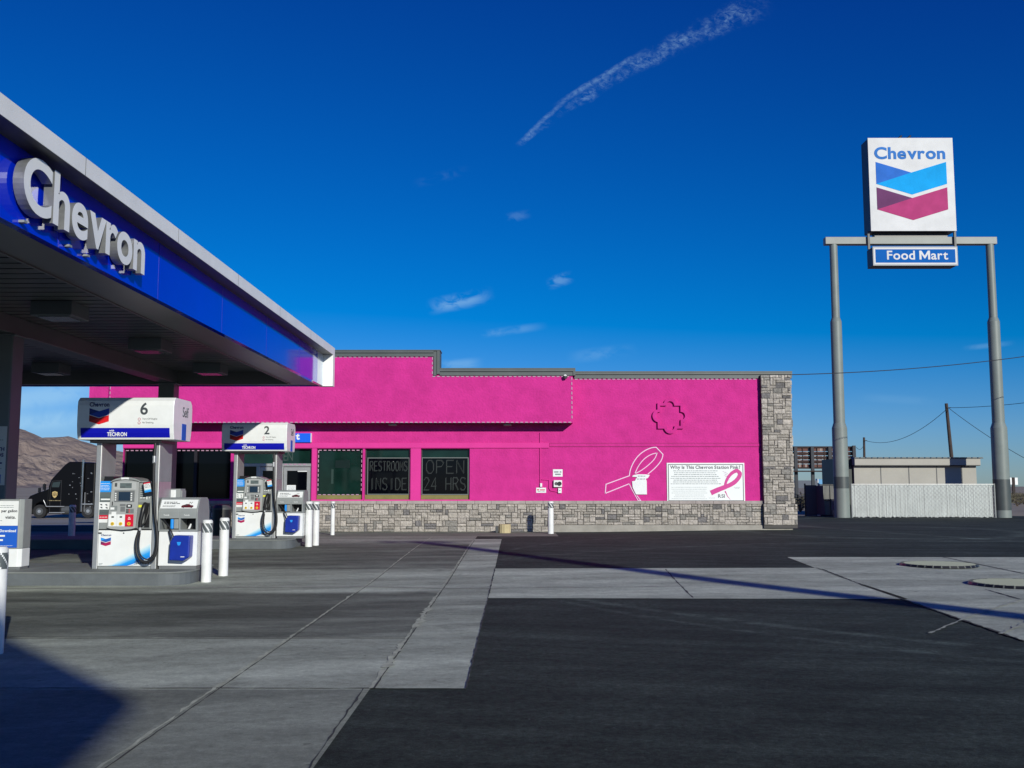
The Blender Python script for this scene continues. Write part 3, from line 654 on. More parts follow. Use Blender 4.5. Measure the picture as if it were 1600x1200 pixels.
    for i in range(4):
        for x_ in (394, 559): b.box(zx(x_-7), zx(x_+7), -.086, -.0805, zz(228+22*i), zz(215+22*i), 2)
    b.build('screen', [M_MGREY, M_SCREEN, M_WPANEL], bz)
    b = MB()
    b.box(zx(345), zx(415), -.0795, -.076, zz(398), zz(348), 1); b.box(zx(345), zx(385), -.083, -.08, zz(388), zz(365), 0); b.box(zx(358), zx(405), -.083, -.076, zz(438), zz(412), 0)
    b.box(zx(442), zx(500), -.082, -.076, zz(350), zz(330), 2); b.box(zx(448), zx(496), -.081, -.076, zz(408), zz(358), 2); b.box(zx(513), zx(568), -.09, -.076, zz(366), zz(334), 3); b.box(zx(528), zx(555), -.092, -.0905, zz(356), zz(342), 0)
    b.box(zx(506), zx(590), -.082, -.076, zz(425), zz(378), 1)
    for i in range(3):
        for j in range(3): b.box(zx(512+13*i), zx(521+13*i), -.086, -.0825, zz(422-14*j), zz(412-14*j), 3 if i < 2 else 4)
    b.box(zx(556), zx(585), -.086, -.0825, zz(418), zz(388), 2); b.box(zx(358), zx(366), -.083, -.076, zz(345), zz(305), 3)
    b.build('card_reader', [M_WPANEL, mat('pad_grey', (.22, .24, .24), .4), M_MGREY, M_BLACK, M_RED], bz)
    for k_, (a, c, m_) in enumerate(((330, 416, M_WPANEL), (418, 500, M_WPANEL), (502, 588, M_RED))):
        b = MB(); b.box(zx(a), zx(c), -.085, -.076, zz(562), zz(438)); gp = b.build('grade_panel', m_, bz)
        cx = zx((a+c)/2); b = MB(); s_ = .03
        b.prism([(cx+s_*math.cos(R(22.5+45*i)), zz(534)+s_*math.sin(R(22.5+45*i))) for i in range(8)][::-1], -.096, -.0855, 0); b.text('87' if k_ == 0 else ('89' if k_ == 1 else '91'), cx, zz(541), -.0965, h=.02, m=1, align='c', bold=.02, t=.002)
        b.build('grade_button', [M_YEL, M_INK], gp)
        if k_ < 2: b = MB(); b.box(cx-.02, cx+.02, -.09, -.0855, zz(472), zz(456)); b.build('grade_display', M_DGREY, gp)
        else: b = MB(); scribble(b, cx-.02, cx+.025, zz(490), .014, -.0855, seed=5); scribble(b, cx-.014, cx+.015, zz(472), .010, -.0855, seed=6); b.build('lettering', M_WPANEL, gp)
    # left card column
    b = MB(); x0, x1 = zx(212), zx(330)
    b.box(x0, x1, -.02, -.0155, zz(206), zz(92), 0); b.box(x0, x1-.002, -.02, -.0155, zz(308), zz(208), 1); b.box(x0+.02, x1-.015, -.022, -.0202, zz(290), zz(275), 2); b.box(x0, x1-.015, -.02, -.0155, zz(388), zz(312), 2); b.box(x0, x1-.015, -.02, -.0155, zz(444), zz(390), 1)
    b.box(x0, x1-.025, -.02, -.0155, zz(486), zz(446), 3); b.box(x0, x1-.025, -.02, -.0155, zz(524), zz(488), 2)
    for x_, z_ in ((232, 335), (285, 338), (235, 365), (290, 368)): b.box(zx(x_-12), zx(x_+8), -.0215, -.0202, zz(z_+4), zz(z_-5), 4); b.box(zx(x_-4), zx(x_+12), -.0215, -.0202, zz(z_+10), zz(z_+5), 4)
    for i, z_ in enumerate((120, 140, 155, 170, 185)): scribble(b, x0+.01, x1-.03, zz(z_), .008, -.0202, 2, seed=i)
    for i, z_ in enumerate((262, 405, 420, 435)): scribble(b, x0+.01, x1-.03, zz(z_), .008, -.0202, 4, seed=i+9)
    scribble(b, x0+.01, x1-.04, zz(470), .01, -.0202, 2, seed=33)
    P('instruction_card', b, [M_LBLUE, M_LCD, M_WPANEL, M_RED, M_INK], par=up)
    # right: vents, nozzle boot
    b = MB(); b.box(zx(632), zx(772), -.0205, -.0155, zz(300), zz(92), 0)
    for i in range(6): b.box(zx(638), zx(700), -.024, -.0206, zz(170+22*i), zz(163+22*i), 1)
    b.prism([(zx(668), zz(104)), (zx(652), zz(117)), (zx(668), zz(130)), (zx(684), zz(117))], -.024, -.0206, 2); scribble(b, zx(630+6), zx(690), zz(272), .016, -.0206, 2, seed=3); b.box(zx(702), zx(712), -.024, -.0206, zz(282), zz(250), 2); b.cyl((zx(734), zz(266)), .008, -.024, -.0206, axis='y', m=2)
    b.build('speaker_panel', [M_GREY, M_DGREY, M_WPANEL], up)
    b = MB(); b.box(zx(620), zx(745), -.0215, -.0155, zz(590), zz(312), 0); b.box(zx(690), zx(742), -.024, -.0155, zz(575), zz(322), 1); b.box(zx(620), zx(672), -.026, -.0156, zz(366), zz(340), 2); b.cyl((zx(632), zz(542)), .02, -.026, -.0155, axis='y', m=3)
    b.build('nozzle_boot', [M_MGREY, M_BLACK, M_LYEL, M_FAINT], up)
    b = MB()
    b.tube([(zx(705), -.06, zz(325)), (zx(700), -.1, zz(350)), (zx(690), -.12, zz(420)), (zx(676), -.13, zz(500)), (zx(672), -.13, zz(575))], [.034, .04, .036, .03, .022], 10)
    b.tube([(zx(735), -.05, zz(360)), (zx(742), -.09, zz(430)), (zx(720), -.11, zz(520)), (zx(690), -.12, zz(545))], .014, 8)
    b.tube([(zx(690), -.06, zz(380)), (zx(662), -.08, zz(455)), (zx(655), -.1, zz(520)), (zx(668), -.12, zz(560))], .016, 8); b.box(zx(690), zx(722), -.09, -.03, zz(345), zz(320))
    nz = P('nozzle', b, M_BLACK); b = MB(); b.cyl((zx(672), -.13), .026, zz(602), zz(572)); b.build('swivel', M_SILVER, nz)
    b = MB(); pth = [(.47, -.06, 2.14), (.475, -.10, 1.9), (.48, -.12, 1.6), (.50, -.13, 1.2), (.535, -.15, .9), (.575, -.16, .68), (.598, -.17, .5), (.59, -.17, .33), (.55, -.17, .21), (.48, -.16, .145), (.40, -.16, .125), (.32, -.15, .165), (.262, -.14, .25), (.235, -.135, .38), (.24, -.13, .52), (.28, -.13, .66)]
    b.tube(smooth_path(pth), .024, 10)
    pth2 = [(.475, -.05, 1.25), (.49, -.09, .95), (.53, -.10, .7), (.552, -.11, .5), (.54, -.11, .34), (.50, -.11, .23), (.42, -.11, .17), (.34, -.105, .20), (.285, -.10, .28), (.265, -.10, .42), (.28, -.1, .6)]
    b.tube(smooth_path(pth2), .012, 8)
    h_ = P('hose', b, M_RUBBER)
    b = MB(); b.cyl((.4735, -.105), .03, 1.76, 1.80); b.cyl((.4735, -.105), .03, 1.84, 1.88); b.cyl((.474, -.108), .026, 1.80, 1.84, m=0); b.build('breakaway', M_SILVER, h_)
    b = MB(Matrix.Translation((zx(742), -.15, zz(160))) @ Matrix.Rotation(R(-10), 4, 'Y')); b.box(-.072, .072, -.012, .012, -.1, .1, 0); b.box(-.055, .055, -.0145, -.0125, -.075, .088, 1)
    b.box(-.055, .055, -.0165, -.0146, .068, .088, 2); b.box(-.055, .055, -.0165, -.0146, -.075, -.045, 3); b.box(-.055, .055, -.0165, -.0146, -.045, -.03, 4)
    for i in range(3): scribble(b, -.045, .045, .045-.022*i, .01, -.0146, 5, seed=i)
    P('hose_tag', b, [M_BLACK, M_WPANEL, M_RED, M_LBLUE, mat('sky_blue_decal', (.2, .6, .8), .4), M_FAINT], par=h_)
    # header box
    b = MB(); pr = [(-.12, 2.86), (-.19, 2.80), (-.205, 2.72), (-.205, 2.40), (-.185, 2.26), (-.15, 2.15), (.68, 2.15), (.72, 2.26), (.75, 2.45), (.75, 2.72), (.73, 2.80), (.66, 2.86)]
    b.prism(list(reversed(pr)), -.81, .81, axis='x'); hd = P('header', b, M_WPANEL, .012)
    b = MB()                                     # trim and band follow the front profile
    def facestrip(b, z0, z1, x0, x1, m, lift):
        pts_ = [(-.205, 2.72), (-.205, 2.40), (-.185, 2.26), (-.15, 2.15)]
        def yf(z_):
            for (a, c), (d, e) in zip(pts_, pts_[1:]):
                if e <= z_ <= c: return a+(d-a)*(c-z_)/(c-e)
            return -.205
        zs = [z1]+[q_[1] for q_ in pts_ if z0 < q_[1] < z1]+[z0]
        for za, zb_ in zip(zs, zs[1:]): b.add([(x0, yf(zb_)-lift, zb_), (x1, yf(zb_)-lift, zb_), (x1, yf(za)-lift, za), (x0, yf(za)-lift, za)], [(0, 1, 2, 3)], m)
    facestrip(b, 2.185, 2.345, -.745, .745, 0, .004)
    b.build('colour_band', M_BBLUE, hd)
    b = MB(); b.text('TECHRON', -.30, 2.205, -.19, w=.33, h=.068, m=0, bold=.025); b.text('with', -.265, 2.285, -.20, h=.032, m=0, bold=.02)
    b.build('lettering', M_WPANEL, hd)
    b = MB(); b.text('Chevron', -.44, 2.70, -.206, w=.33, h=.075, m=0, bold=.03, align='c'); b.build('lettering', M_NAVY, hd)
    b = MB(); chevron(b, -.44, 2.675, .33, -.206, [0, 1, 2, 3], gap=.03); b.build('logo', [mat('deep_blue_ink', (.006, .02, .20), .4), mat('royal_ink', (.01, .05, .42), .4), mat('brick_ink', (.28, .008, .012), .4), mat('red_ink', (.70, .008, .012), .4)], hd)
    b = MB(); b.text(num, .31, 2.565, -.206, h=.205, m=0, bold=.02, align='c'); b.build('pump_number', M_INK, hd)
    b = MB()
    for i, s_ in enumerate(('Turn Off Engine', 'No Smoking')):
        z_ = 2.475-.062*i; b.cyl((.235, z_+.016), .024, -.210, -.206, axis='y', m=1); b.cyl((.235, z_+.016), .015, -.212, -.2102, axis='y', m=2)
        b.text(s_, .285, z_, -.206, h=.036, m=0, t=.002)
    b.build('notice', [M_INK, mat('pale_red_ink', (.5, .18, .22), .5), M_WPANEL], hd)
    b = MB(); b.text('Self', .8105, 2.565, .27, h=.12, m=0, face='right', align='c', M=None) if False else None
    T = Matrix.Translation((.812, .24, 2.56)) @ Matrix.Rotation(R(90), 4, 'Z') @ Matrix.Rotation(R(90), 4, 'X')
    vs, fs, bb = glyphs('Self', 0); s_ = .30/(bb[1]-bb[0]); b.add([((q_[0]-bb[0])*s_, (q_[1])*s_*1.15, q_[2]*.03) for q_ in vs], fs, 0, M=T)
    b.build('side_lettering', M_INK, hd)
    b = MB(); b.box(.81, .813, .22, .44, 2.16, 2.44); b.build('side_stripe', M_BLUE2, hd)
    b = MB(); b.box(-.62, .58, -.1, .6, 2.10, 2.149); b.build('underside_tray', M_BLACK, hd)
    return D
def station(loc, label, dia=True):
    S = thing('service_cabinet', loc, label, 'windshield station', 'windshield service cabinets beside the pumps')
    x0, x1 = 0, .64
    def P(nm, b, ms, bev=0, par=None): return b.build(nm, ms, par or S, bevel=bev)
    b = MB(); b.box(x0, x1, .0, .6, .055, .625); lo = P('lower_door', b, M_WPANEL, .006); b = MB(); b.box(x0+.01, x1-.01, .02, .58, 0, .053); P('plinth', b, M_MGREY)
    # hood with openings: side plates, shelf, top
    b = MB(); sidep = [(-.03, .627), (-.045, .95), (-.03, 1.0), (.07, 1.15), (.13, 1.185), (.46, 1.185), (.54, 1.14), (.6, .95), (.6, .627)]
    for xa, xb in ((x0-.01, x0+.02), (x1-.02, x1+.012), (.335, .365)): b.prism(list(reversed(sidep)), xa, xb, axis='x')
    b.prism(list(reversed([(-.045, .84), (-.045, .95), (-.03, 1.0), (.07, 1.15), (.13, 1.185), (.46, 1.185), (.46, .84)])), x0+.02, .335, axis='x')
    b.prism(list(reversed([(-.045, .84), (-.045, .95), (-.03, 1.0), (.07, 1.15), (.13, 1.185), (.46, 1.185), (.46, .84)])), .365, x1-.02, axis='x')
    b.box(x0+.02, x1-.02, -.025, .59, .627, .655); hood = P('hood', b, M_GREY, .004)
    b = MB(); b.box(x0+.02, x1-.02, .3, .31, .655, .84); b.build('recess_back', M_BLACK, hood)
    # label on the slanted hood
    sl = math.atan2(.15, .10); L_ = math.hypot(.1, .15)
    T = Matrix.Translation((0, -.03, 1.0)) @ Matrix.Rotation(-(R(90)-sl), 4, 'X')
    b = MB(T); b.box(x0+.012, x1-.015, -.004, -.001, .005, L_-.003, 0)
    for i in range(2): scribble(b, x0+.06, x0+.30+.03*i, .12-.026*i, .015, -.0042, 1, seed=i+3)
    for i in range(2): scribble(b, x0+.05, x0+.26, .052-.018*i, .008, -.0042, 1, seed=i+7)
    b.add([(x, -.006, z) for x, z in ((.37, .02), (.36, .045), (.375, .065), (.41, .075), (.44, .09), (.49, .088), (.51, .07), (.56, .062), (.565, .035), (.545, .02))], [tuple(range(10))], 2)
    b.box(.42, .46, -.008, -.0062, .06, .08, 1); b.cyl((.40, .022), .012, -.009, -.0062, axis='y', m=1, n=10); b.cyl((.535, .022), .012, -.009, -.0062, axis='y', m=1, n=10); b.line([(.48, .1), (.50, .125), (.52, .1), (.54, .13)], .006, -.006, 1)
    b.build('hood_label', [M_WPANEL, M_INK, M_DRED], hood)
    b = MB(); b.text('Towels', .13, .885, -.046, h=.022, align='c', bold=.02); b.text('Towels', .47, .885, -.046, h=.022, align='c', bold=.02); b.build('lettering', M_WPANEL, hood)
    b = MB(); b.box(.19, .24, -.02, .2, .665, .83, 0); b.box(.245, .325, -.015, .2, .665, .83, 1); b.build('towel_dispenser', [M_LBLUE, M_GREY], S, bevel=.012)
    b = MB(); b.prism([(.465, .665), (.50, .665), (.515, .70), (.525, .745), (.508, .75), (.49, .71)], .04, .06); b.build('paper_towel', M_WPANEL, S)
    bx = [(zx(985)-.54, zz(905)), (zx(1130)-.54, zz(912)), (zx(1190)-.54, zz(875)), (zx(1196)-.54, zz(655)), (zx(1030)-.54, zz(650)), (zx(990)-.54, zz(718))]
    b = MB(); b.prism(list(reversed(bx)), -.20, -.001); bk = P('fluid_bucket', b, mat('bucket_blue', (.008, .03, .32), .35, noise=(6, .15)), .018)
    b = MB(); b.prism([(zx(1062)-.54, zz(718)), (zx(1072)-.54, zz(750)), (zx(1085)-.54, zz(755)), (zx(1098)-.54, zz(748)), (zx(1106)-.54, zz(718))], -.204, -.2005, 0); b.box(zx(1105)-.54, zx(1145)-.54, -.204, -.2005, zz(873), zz(866), 1)
    b.build('emboss', [M_LBLUE, M_WPANEL], bk)
    b = MB(); b.tube([(zx(885)-.54, -.06, zz(490)), (zx(960)-.54, -.10, zz(570)), (zx(1020)-.54, -.12, zz(690))], .012); b.tube([(zx(935)-.54, -.03, zz(615)), (zx(992)-.54, -.12, zz(720))], .011)
    P('squeegee', b, M_BLACK)
    return S
d1_ = dispenser('6', (AX(194, 16.85, 890), 16.85, ZI1), 'nearer fuel pump with number 6 on its white header, on the near island')
s1_ = station((AX(194, 16.85, 890)+.56, 16.85, ZI1), 'grey windshield cabinet with blue bucket right of pump 6')
d2_ = dispenser('2', (AX(396.5, 24.95, 840), 24.95, ZI2), 'farther fuel pump with number 2 on its white header, on the far island')
s2_ = station((AX(396.5, 24.95, 840)+.56, 24.95, ZI2), 'grey windshield cabinet with blue bucket right of pump 2')
# white printer box behind the first cabinet
bx = thing('receipt_box', (-5.95, 17.62, ZI1), 'small grey and white box top showing behind the cabinet right of pump 6', 'utility box')
b = MB(); b.box(-.1, .1, 0, .2, 0, 1.3); b.build('post', M_GREY, bx); b = MB(); b.box(-.16, .08, -.03, .22, 1.1, 1.33, 0); b.box(-.14, .0, -.035, -.0305, 1.14, 1.31, 1); b.build('head', [M_GREY, M_WPANEL], bx, bevel=.005)

# ---------------------------------------------------------------- poster cabinet and column poster at the left edge
pc = thing('poster_cabinet', (-8.55, 16.75, ZI1), 'white and blue poster cabinet on the near island at the left edge', 'cabinet')
b = MB(); b.prism([(-.5, 0), (.28, 0), (.335, .05), (.335, .32), (-.5, .32)], .04, .34, axis='z'); b.build('lower_shell', M_WPANEL, pc, bevel=.01)
b = MB(); b.prism([(-.5, .01), (.28, .01), (.335, .06), (.335, .32), (-.5, .32)], .342, 1.16, axis='z'); b.build('upper_shell', M_GREY, pc, bevel=.01)
b = MB(); b.box(-.48, .32, .03, .31, 0, .04); b.build('plinth', M_MGREY, pc)
b = MB(); b.box(-.48, .262, .0, .009, .36, .72, 0); b.box(-.48, .262, .0, .009, .722, 1.13, 1)
b.text('per gallon', .245, .93, 0, h=.06, m=2, bold=.03, align='r'); b.text('for 5 visits.', .225, .835, 0, h=.055, m=2, bold=.03, align='r') if False else b.text('visits.', .225, .835, 0, h=.05, m=2, bold=.03, align='r')
b.text('Download', .24, .615, 0, h=.045, m=1, bold=.03, align='r'); scribble(b, -.3, .06, .54, .03, 0, 1, seed=2); scribble(b, -.3, .03, .47, .03, 0, 1, seed=4); scribble(b, -.3, .2, .39, .006, 0, 1, seed=8)
scribble(b, -.3, .18, 1.05, .01, 0, 3, seed=5); scribble(b, -.3, .18, 1.02, .01, 0, 3, seed=6); scribble(b, -.3, 0, .80, .01, 0, 3, seed=7)
b.build('poster', [M_BLUE2, M_WPANEL, M_INK, M_FAINT], pc)
ps = thing('advert_poster', (-8.82, 16.99, 0), 'grey rewards poster fixed to the front of the left canopy column', 'poster')
b = MB(); b.box(-.24, .155, -.012, 0, 1.62, 2.62, 0)
b.text('FILL WITH', .13, 2.20, -.012, h=.065, m=1, bold=.04, align='r'); b.text('REWARDS', .12, 2.10, -.012, h=.065, m=1, bold=.04, align='r'); scribble(b, -.1, .1, 1.98, .035, -.012, 1, seed=1); scribble(b, -.15, .1, 1.9, .01, -.012, 2, seed=2); scribble(b, -.15, .1, 2.38, .015, -.012, 2, seed=3); b.box(-.15, .06, -.015, -.012, 1.84, 1.855, 1)
b.box(-.2, .09, -.016, -.0125, 1.5+.15, 1.80, 3); b.box(-.2, .06, -.018, -.0165, 1.66, 1.77, 0); b.build('sheet', [mat('poster_paper', (.62, .66, .66), .5), M_NAVY, M_FAINT, M_BLUE2], ps)

# ---------------------------------------------------------------- bollards
BG = 'white steel bollards with striped collars'
def bollard(x, y, h, r, label, m=M_WHITE):
    z = gz(x, y); t = thing('bollard', (x, y, z), label, 'bollard', BG)
    b = MB(); b.lathe([(r, 0), (r, h-.02), (r*.8, h), (0.001, h+.004)], n=24); b.build('post', m, t)
    n_ = 40; z0, z1 = h-.21, h-.055; b = MB(); rr = r+.003; hh = 8
    for i in range(n_):
        for j in range(hh):
            u_ = (i/n_*6+j/hh*1.15) % 1; a0, a1 = 2*math.pi*i/n_, 2*math.pi*(i+1)/n_; za, zb_ = z0+(z1-z0)*j/hh, z0+(z1-z0)*(j+1)/hh
            b.add([(rr*math.cos(a0), rr*math.sin(a0), za), (rr*math.cos(a1), rr*math.sin(a1), za), (rr*math.cos(a1), rr*math.sin(a1), zb_), (rr*math.cos(a0), rr*math.sin(a0), zb_)], [(0, 1, 2, 3)], 1 if u_ < .24 else 0)
    b.build('striped_collar', [mat('collar_grey', (.10, .115, .12), .4), M_WPANEL], t)
    return t
bollard(AX(322, 16.95, 900), 16.95, 1.04, .084, 'front white bollard of the pair at the end of the near pump island')
bollard(AX(348.5, 18.0, 900), 18.0, 1.03, .084, 'rear white bollard of the pair at the end of the near pump island')
bollard(AX(482, 25.2, 850), 25.2, 1.13, .088, 'left white bollard of the pair at the end of the far pump island')
bollard(AX(493, 25.75, 850), 25.75, 1.11, .085, 'right white bollard of the pair at the end of the far pump island')
bollard(AX(519.5, 31.2, 830), 31.2, 1.04, .064, 'thin white bollard in front of the stone wall beside the store door')
bollard(AX(860.5, 32.1, 810), 32.1, 1.03, .092, 'white bollard against the store wall below the alarm boxes')
bollard(AX(-3.5, 9.75, 900), 9.75, 1.02, .084, 'white bollard cut by the left edge of the photo, nearest to the camera')
bollard(AX(112, 28.5, 830), 28.5, .98, .09, 'shaded blue-looking bollard under the canopy left of pump 6, in front of the black truck')
# ---------------------------------------------------------------- store
D, YO = 33.5, 32.83
X_ = lambda px, Y=D, py=700: AX(px, Y, py)
Z_ = lambda py, Y=D: AZ(py, Y)
SX, SY = -2.0, 33.5
st = thing('convenience_store', (SX, SY, .09), 'bright pink stucco convenience store with grey stone base, dark windows and a stone corner pier', 'store')
OS = Matrix.Translation((-SX, -SY, -.09))
def SB(): return MB(OS)
def holes_wall(b, x0, x1, z0, z1, holes, y0, y1, m=0):
    xs = sorted({x0, x1, *[h[0] for h in holes], *[h[1] for h in holes]})
    for a, c in zip(xs, xs[1:]):
        mid = (a+c)/2; hs_ = sorted([(h[2], h[3]) for h in holes if h[0] < mid < h[1]]); z = z0
        for h0, h1 in hs_:
            if h0 > z: b.box(a, c, y0, y1, z, h0, m)
            z = h1
        if z < z1: b.box(a, c, y0, y1, z, z1, m)
zW0, zW1, zSill0, zSill1 = Z_(780.5), Z_(701), Z_(787.5), Z_(782.5)
zSof = 3.68; XR_ = X_(1189, D, 650); XLft = X_(146, D, 610); XOL = X_(171, YO, 610); XOR = X_(895.5, YO, 640)
wins = [(X_(495.5), X_(567)), (X_(570.5), X_(641)), (X_(658), X_(734))]
XWL = X_(191, D, 740); lwins = [(XWL+.02, X_(361))]
door = (X_(366), X_(487))
holes = [(a, c, zW0, zW1) for a, c in wins]+[(lwins[0][0], lwins[0][1], Z_(780), zW1)]+[(door[0], door[1], -.2, zW1)]
b = SB(); holes_wall(b, XWL, XR_, zSill0-.02, Z_(590), holes, D, D+.25); b.build('wall', M_PINK, st)
b = SB(); b.box(XWL+.02, X_(1236, D+.2, 700), D+.7, D+13, -.1, 5.2); b.box(XWL+.02, X_(1236, D+.2, 700), D+.255, D+.7, Z_(701)+.1, 5.2); b.box(XR_+.01, X_(1236, D+.2, 700), D+.255, D+.7, -.1, Z_(701)+.1); b.box(XLft, XOL-.003, YO+.35, D+3, zSof, 5.2)
b.build('building_body', M_PINK, st)
# overhang with stepped parapet
zb1, zt1, zb2, zt2, zb3, zt3 = Z_(557, YO), Z_(547, YO), Z_(587, YO), Z_(575.5, YO), Z_(590.5), Z_(579.5)
XS0, XS1 = X_(677.5, YO, 580), X_(687.5, YO, 560)
b = SB(); b.box(XOL, XS1-.02, YO, YO+.5, zt2-.04, zt1-.03); b.box(XOL, XOR, YO, D-.003, zSof, zt2-.0405); b.build('overhang', M_PINK, st)
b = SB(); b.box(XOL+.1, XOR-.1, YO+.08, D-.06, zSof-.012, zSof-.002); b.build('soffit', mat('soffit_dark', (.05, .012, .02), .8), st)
def cap(b, x0, x1, zb, zt, yf):
    h = zt-zb; b.box(x0, x1, yf-.05, yf+.6, zb, zb+h*.47); b.box(x0, x1, yf-.028, yf+.6, zb+h*.47, zb+h*.55, 1); b.box(x0, x1, yf-.085, yf+.65, zb+h*.55, zt-.03); b.box(x0, x1, yf-.10, yf+.66, zt-.03, zt)
b = SB(); cap(b, XOL-.05, XS0, zb1, zt1, YO)
w_ = XS1-XS0
for z0, z1 in ((zb2, zt1),):
    b.box(XS0, XS0+w_*.47, YO-.05, YO+.6, zb2, zt1-.031); b.box(XS0+w_*.47, XS0+w_*.55, YO-.028, YO+.6, zb2, zt1-.031, 1); b.box(XS0+w_*.55, XS1, YO-.085, YO+.65, zb2+.05, zt1-.031); b.box(XS0, XS1+.02, YO-.10, YO+.66, zt1-.03, zt1)
cap(b, XS1, XOR+.06, zb2, zt2, YO); b.box(XOR+.003, XOR+.08, YO-.08, D+.4, zb2, zt2-.002)
b.build('parapet_cap', [M_CAP, M_BLACK], st)
b = SB(); XE = X_(1237, D-.1, 600); cap(b, XOR+.081, XE+.03, zb3-.02, Z_(580.5), D); b.build('parapet_cap', [M_CAP, M_BLACK], st)
# trim band
b = SB(); b.box(XWL, X_(858), D-.045, D-.002, Z_(700), Z_(692)); 
b.box(X_(642), X_(657.5), D-.035, D-.002, zSill1, Z_(700.3)); b.box(X_(488), X_(495), D-.035, D-.002, zSill1, Z_(700.3))
for a, c in wins: b.box(a-.02, c+.02, D-.04, D+.1, zW0-.045, zW0)
b.build('trim_band', M_PINKT, st, bevel=.006)
b = SB(); b.box(X_(858.5), XR_, D-.018, D-.002, Z_(697.6), Z_(693)); b.build('expansion_joint', M_PINK, st); b = SB(); b.box(X_(858.5), XR_, D-.006, D-.002, Z_(698.4), Z_(697.6)); b.box(X_(858.5), XR_, D-.006, D-.002, Z_(693), Z_(692.2)); b.build('joint_shadow_line', mat('dark_pink', (.25, .01, .09), .8), st)
# ledgestone
def stones(b, x0, x1, z0, z1, y, seed, cw=.10, chh=.088, mx_=.0, M=None, minz=None):
    r = random.Random(seed); nx, nz = max(1, round((x1-x0)/cw)), max(1, round((z1-z0)/chh)); cw, chh = (x1-x0)/nx, (z1-z0)/nz
    used = [[False]*nx for _ in range(nz)]
    for j in range(nz):
        for i in range(nx):
            if used[j][i]: continue
            w = r.choice((1, 2, 2, 3, 3, 4, 4)); h = r.choice((1, 1, 2, 2, 2)) if w < 4 else r.choice((1, 1, 2))
            if w == 1: h = r.choice((1, 2, 3))
            k = 0
            while k < w and i+k < nx and not used[j][i+k]: k += 1
            w = k; h = min(h, nz-j)
            while h > 1 and any(used[j+a][i+c] for a in range(h) for c in range(w)): h -= 1
            for a in range(h):
                for c in range(w): used[j+a][i+c] = True
            X0, X1, Z0, Z1 = x0+i*cw+.006, x0+(i+w)*cw-.006, z0+j*chh+.006, z0+(j+h)*chh-.006
            t = r.uniform(.02, .055); q = r.random()
            if q < .09: c_ = (.20, .19, .188)
            elif q < .2: c_ = (.29, .275, .25)
            elif q < .5: c_ = (.46, .42, .375)
            else: c_ = (.42, .385, .34)
            s_ = r.uniform(.82, 1.15); c_ = tuple(v*s_ for v in c_); e = r.uniform(.008, .02)
            rr = lambda: r.uniform(-.008, .008)
            vs = [(X0, y, Z0), (X1, y, Z0), (X1, y, Z1), (X0, y, Z1), (X0, y-t*.7, Z0), (X1, y-t*.7, Z0), (X1, y-t*.7, Z1), (X0, y-t*.7, Z1),
                  (X0+e, y-t+rr(), Z0+e), (X1-e, y-t+rr(), Z0+e), (X1-e, y-t+rr(), Z1-e), (X0+e, y-t+rr(), Z1-e), ((X0+X1)/2+rr()*4, y-t-.006+rr(), (Z0+Z1)/2+rr()*2)]
            fs = [(0, 1, 5, 4), (1, 2, 6, 5), (2, 3, 7, 6), (3, 0, 4, 7), (4, 5, 9, 8), (5, 6, 10, 9), (6, 7, 11, 10), (7, 4, 8, 11), (8, 9, 12), (9, 10, 12), (10, 11, 12), (11, 8, 12)]
            b.add(vs, fs, 0, c_, M=M)
ZG = Z_(820)
def mort(x0, x1, z0, z1, y): 
    b.box(x0, x1, y, y+.03, z0, z1, 1)
b = SB(); x865 = X_(864)
stones(b, X_(487.5), x865, Z_(831), zSill0, D-.035, 5); mort(X_(487.5), x865, .0, zSill0, D-.035)
stones(b, x865, XR_, ZG, zSill0, D-.035, 6); mort(x865, XR_, ZG, zSill0, D-.035)
stones(b, XWL, door[0], Z_(831), zSill0, D-.035, 8); mort(XWL, door[0], 0, zSill0, D-.035)
b.box(XWL, door[0], D, D+.25, -.1, zSill0-.02, 1); b.box(door[1], XR_, D, D+.25, -.1, zSill0-.02, 1)
b.build('stone_base', [M_STONE, M_MORTAR], st)
b = SB(); x = X_(487.5)
while x < XR_-.05: x2 = min(x+random.uniform(.5, .62), XR_); b.box(x+.003, x2-.003, D-.10, D-.002, zSill0+.002, zSill1); x = x2
b.build('sill_course', M_SILL, st, bevel=.008); b = SB()
x = XWL
while x < door[0]-.05: x2 = min(x+.55, door[0]); b.box(x+.003, x2-.003, D-.10, D-.002, zSill0+.002, zSill1); x = x2
b.build('sill_course', M_SILL, st, bevel=.008)
b = SB(); x1 = X_(1240, D-.2, 820); b.box(x865, x1, D-.12, D+.2, -.05, ZG-.003); b.build('concrete_footing', M_CONCBASE, st, bevel=.012)
b = SB(); b.box(X_(500), X_(856, D-.2, 830), D-.17, D-.037, .0, Z_(831)+.0); b.build('white_curb', mat('curb_white', (.66, .66, .64), .8, noise=(3, .25), bump=(20, .4)), st, bevel=.01)
# corner pier
b = SB(); px0, px1 = XR_-.02, X_(1236.5, D-.2, 640); zp = Z_(586.5, D-.1)
b.box(px0, px1, D-.16, D+.6, ZG-.1, zp, 1); stones(b, px0, px1, ZG, zp, D-.16, 12)
MR = Matrix.Translation((px1, D-.16, 0)) @ Matrix.Rotation(R(90), 4, 'Z')
stones(b, 0, 1.0, ZG, zp, 0, 13, M=MR)
b.box(px0-.02, px1+.10, D-.20, D+.6, ZG-.1, Z_(787.5), 1); stones(b, px0-.02, px1+.10, ZG, Z_(787.5), D-.20, 14)
b.build('stone_pier', [M_STONE, M_MORTAR], st)
b = SB(); b.box(px1-.05, px1+.02, D+.6, D+13, -.1, 5.3); b.build('side_wall', M_PINK, st)
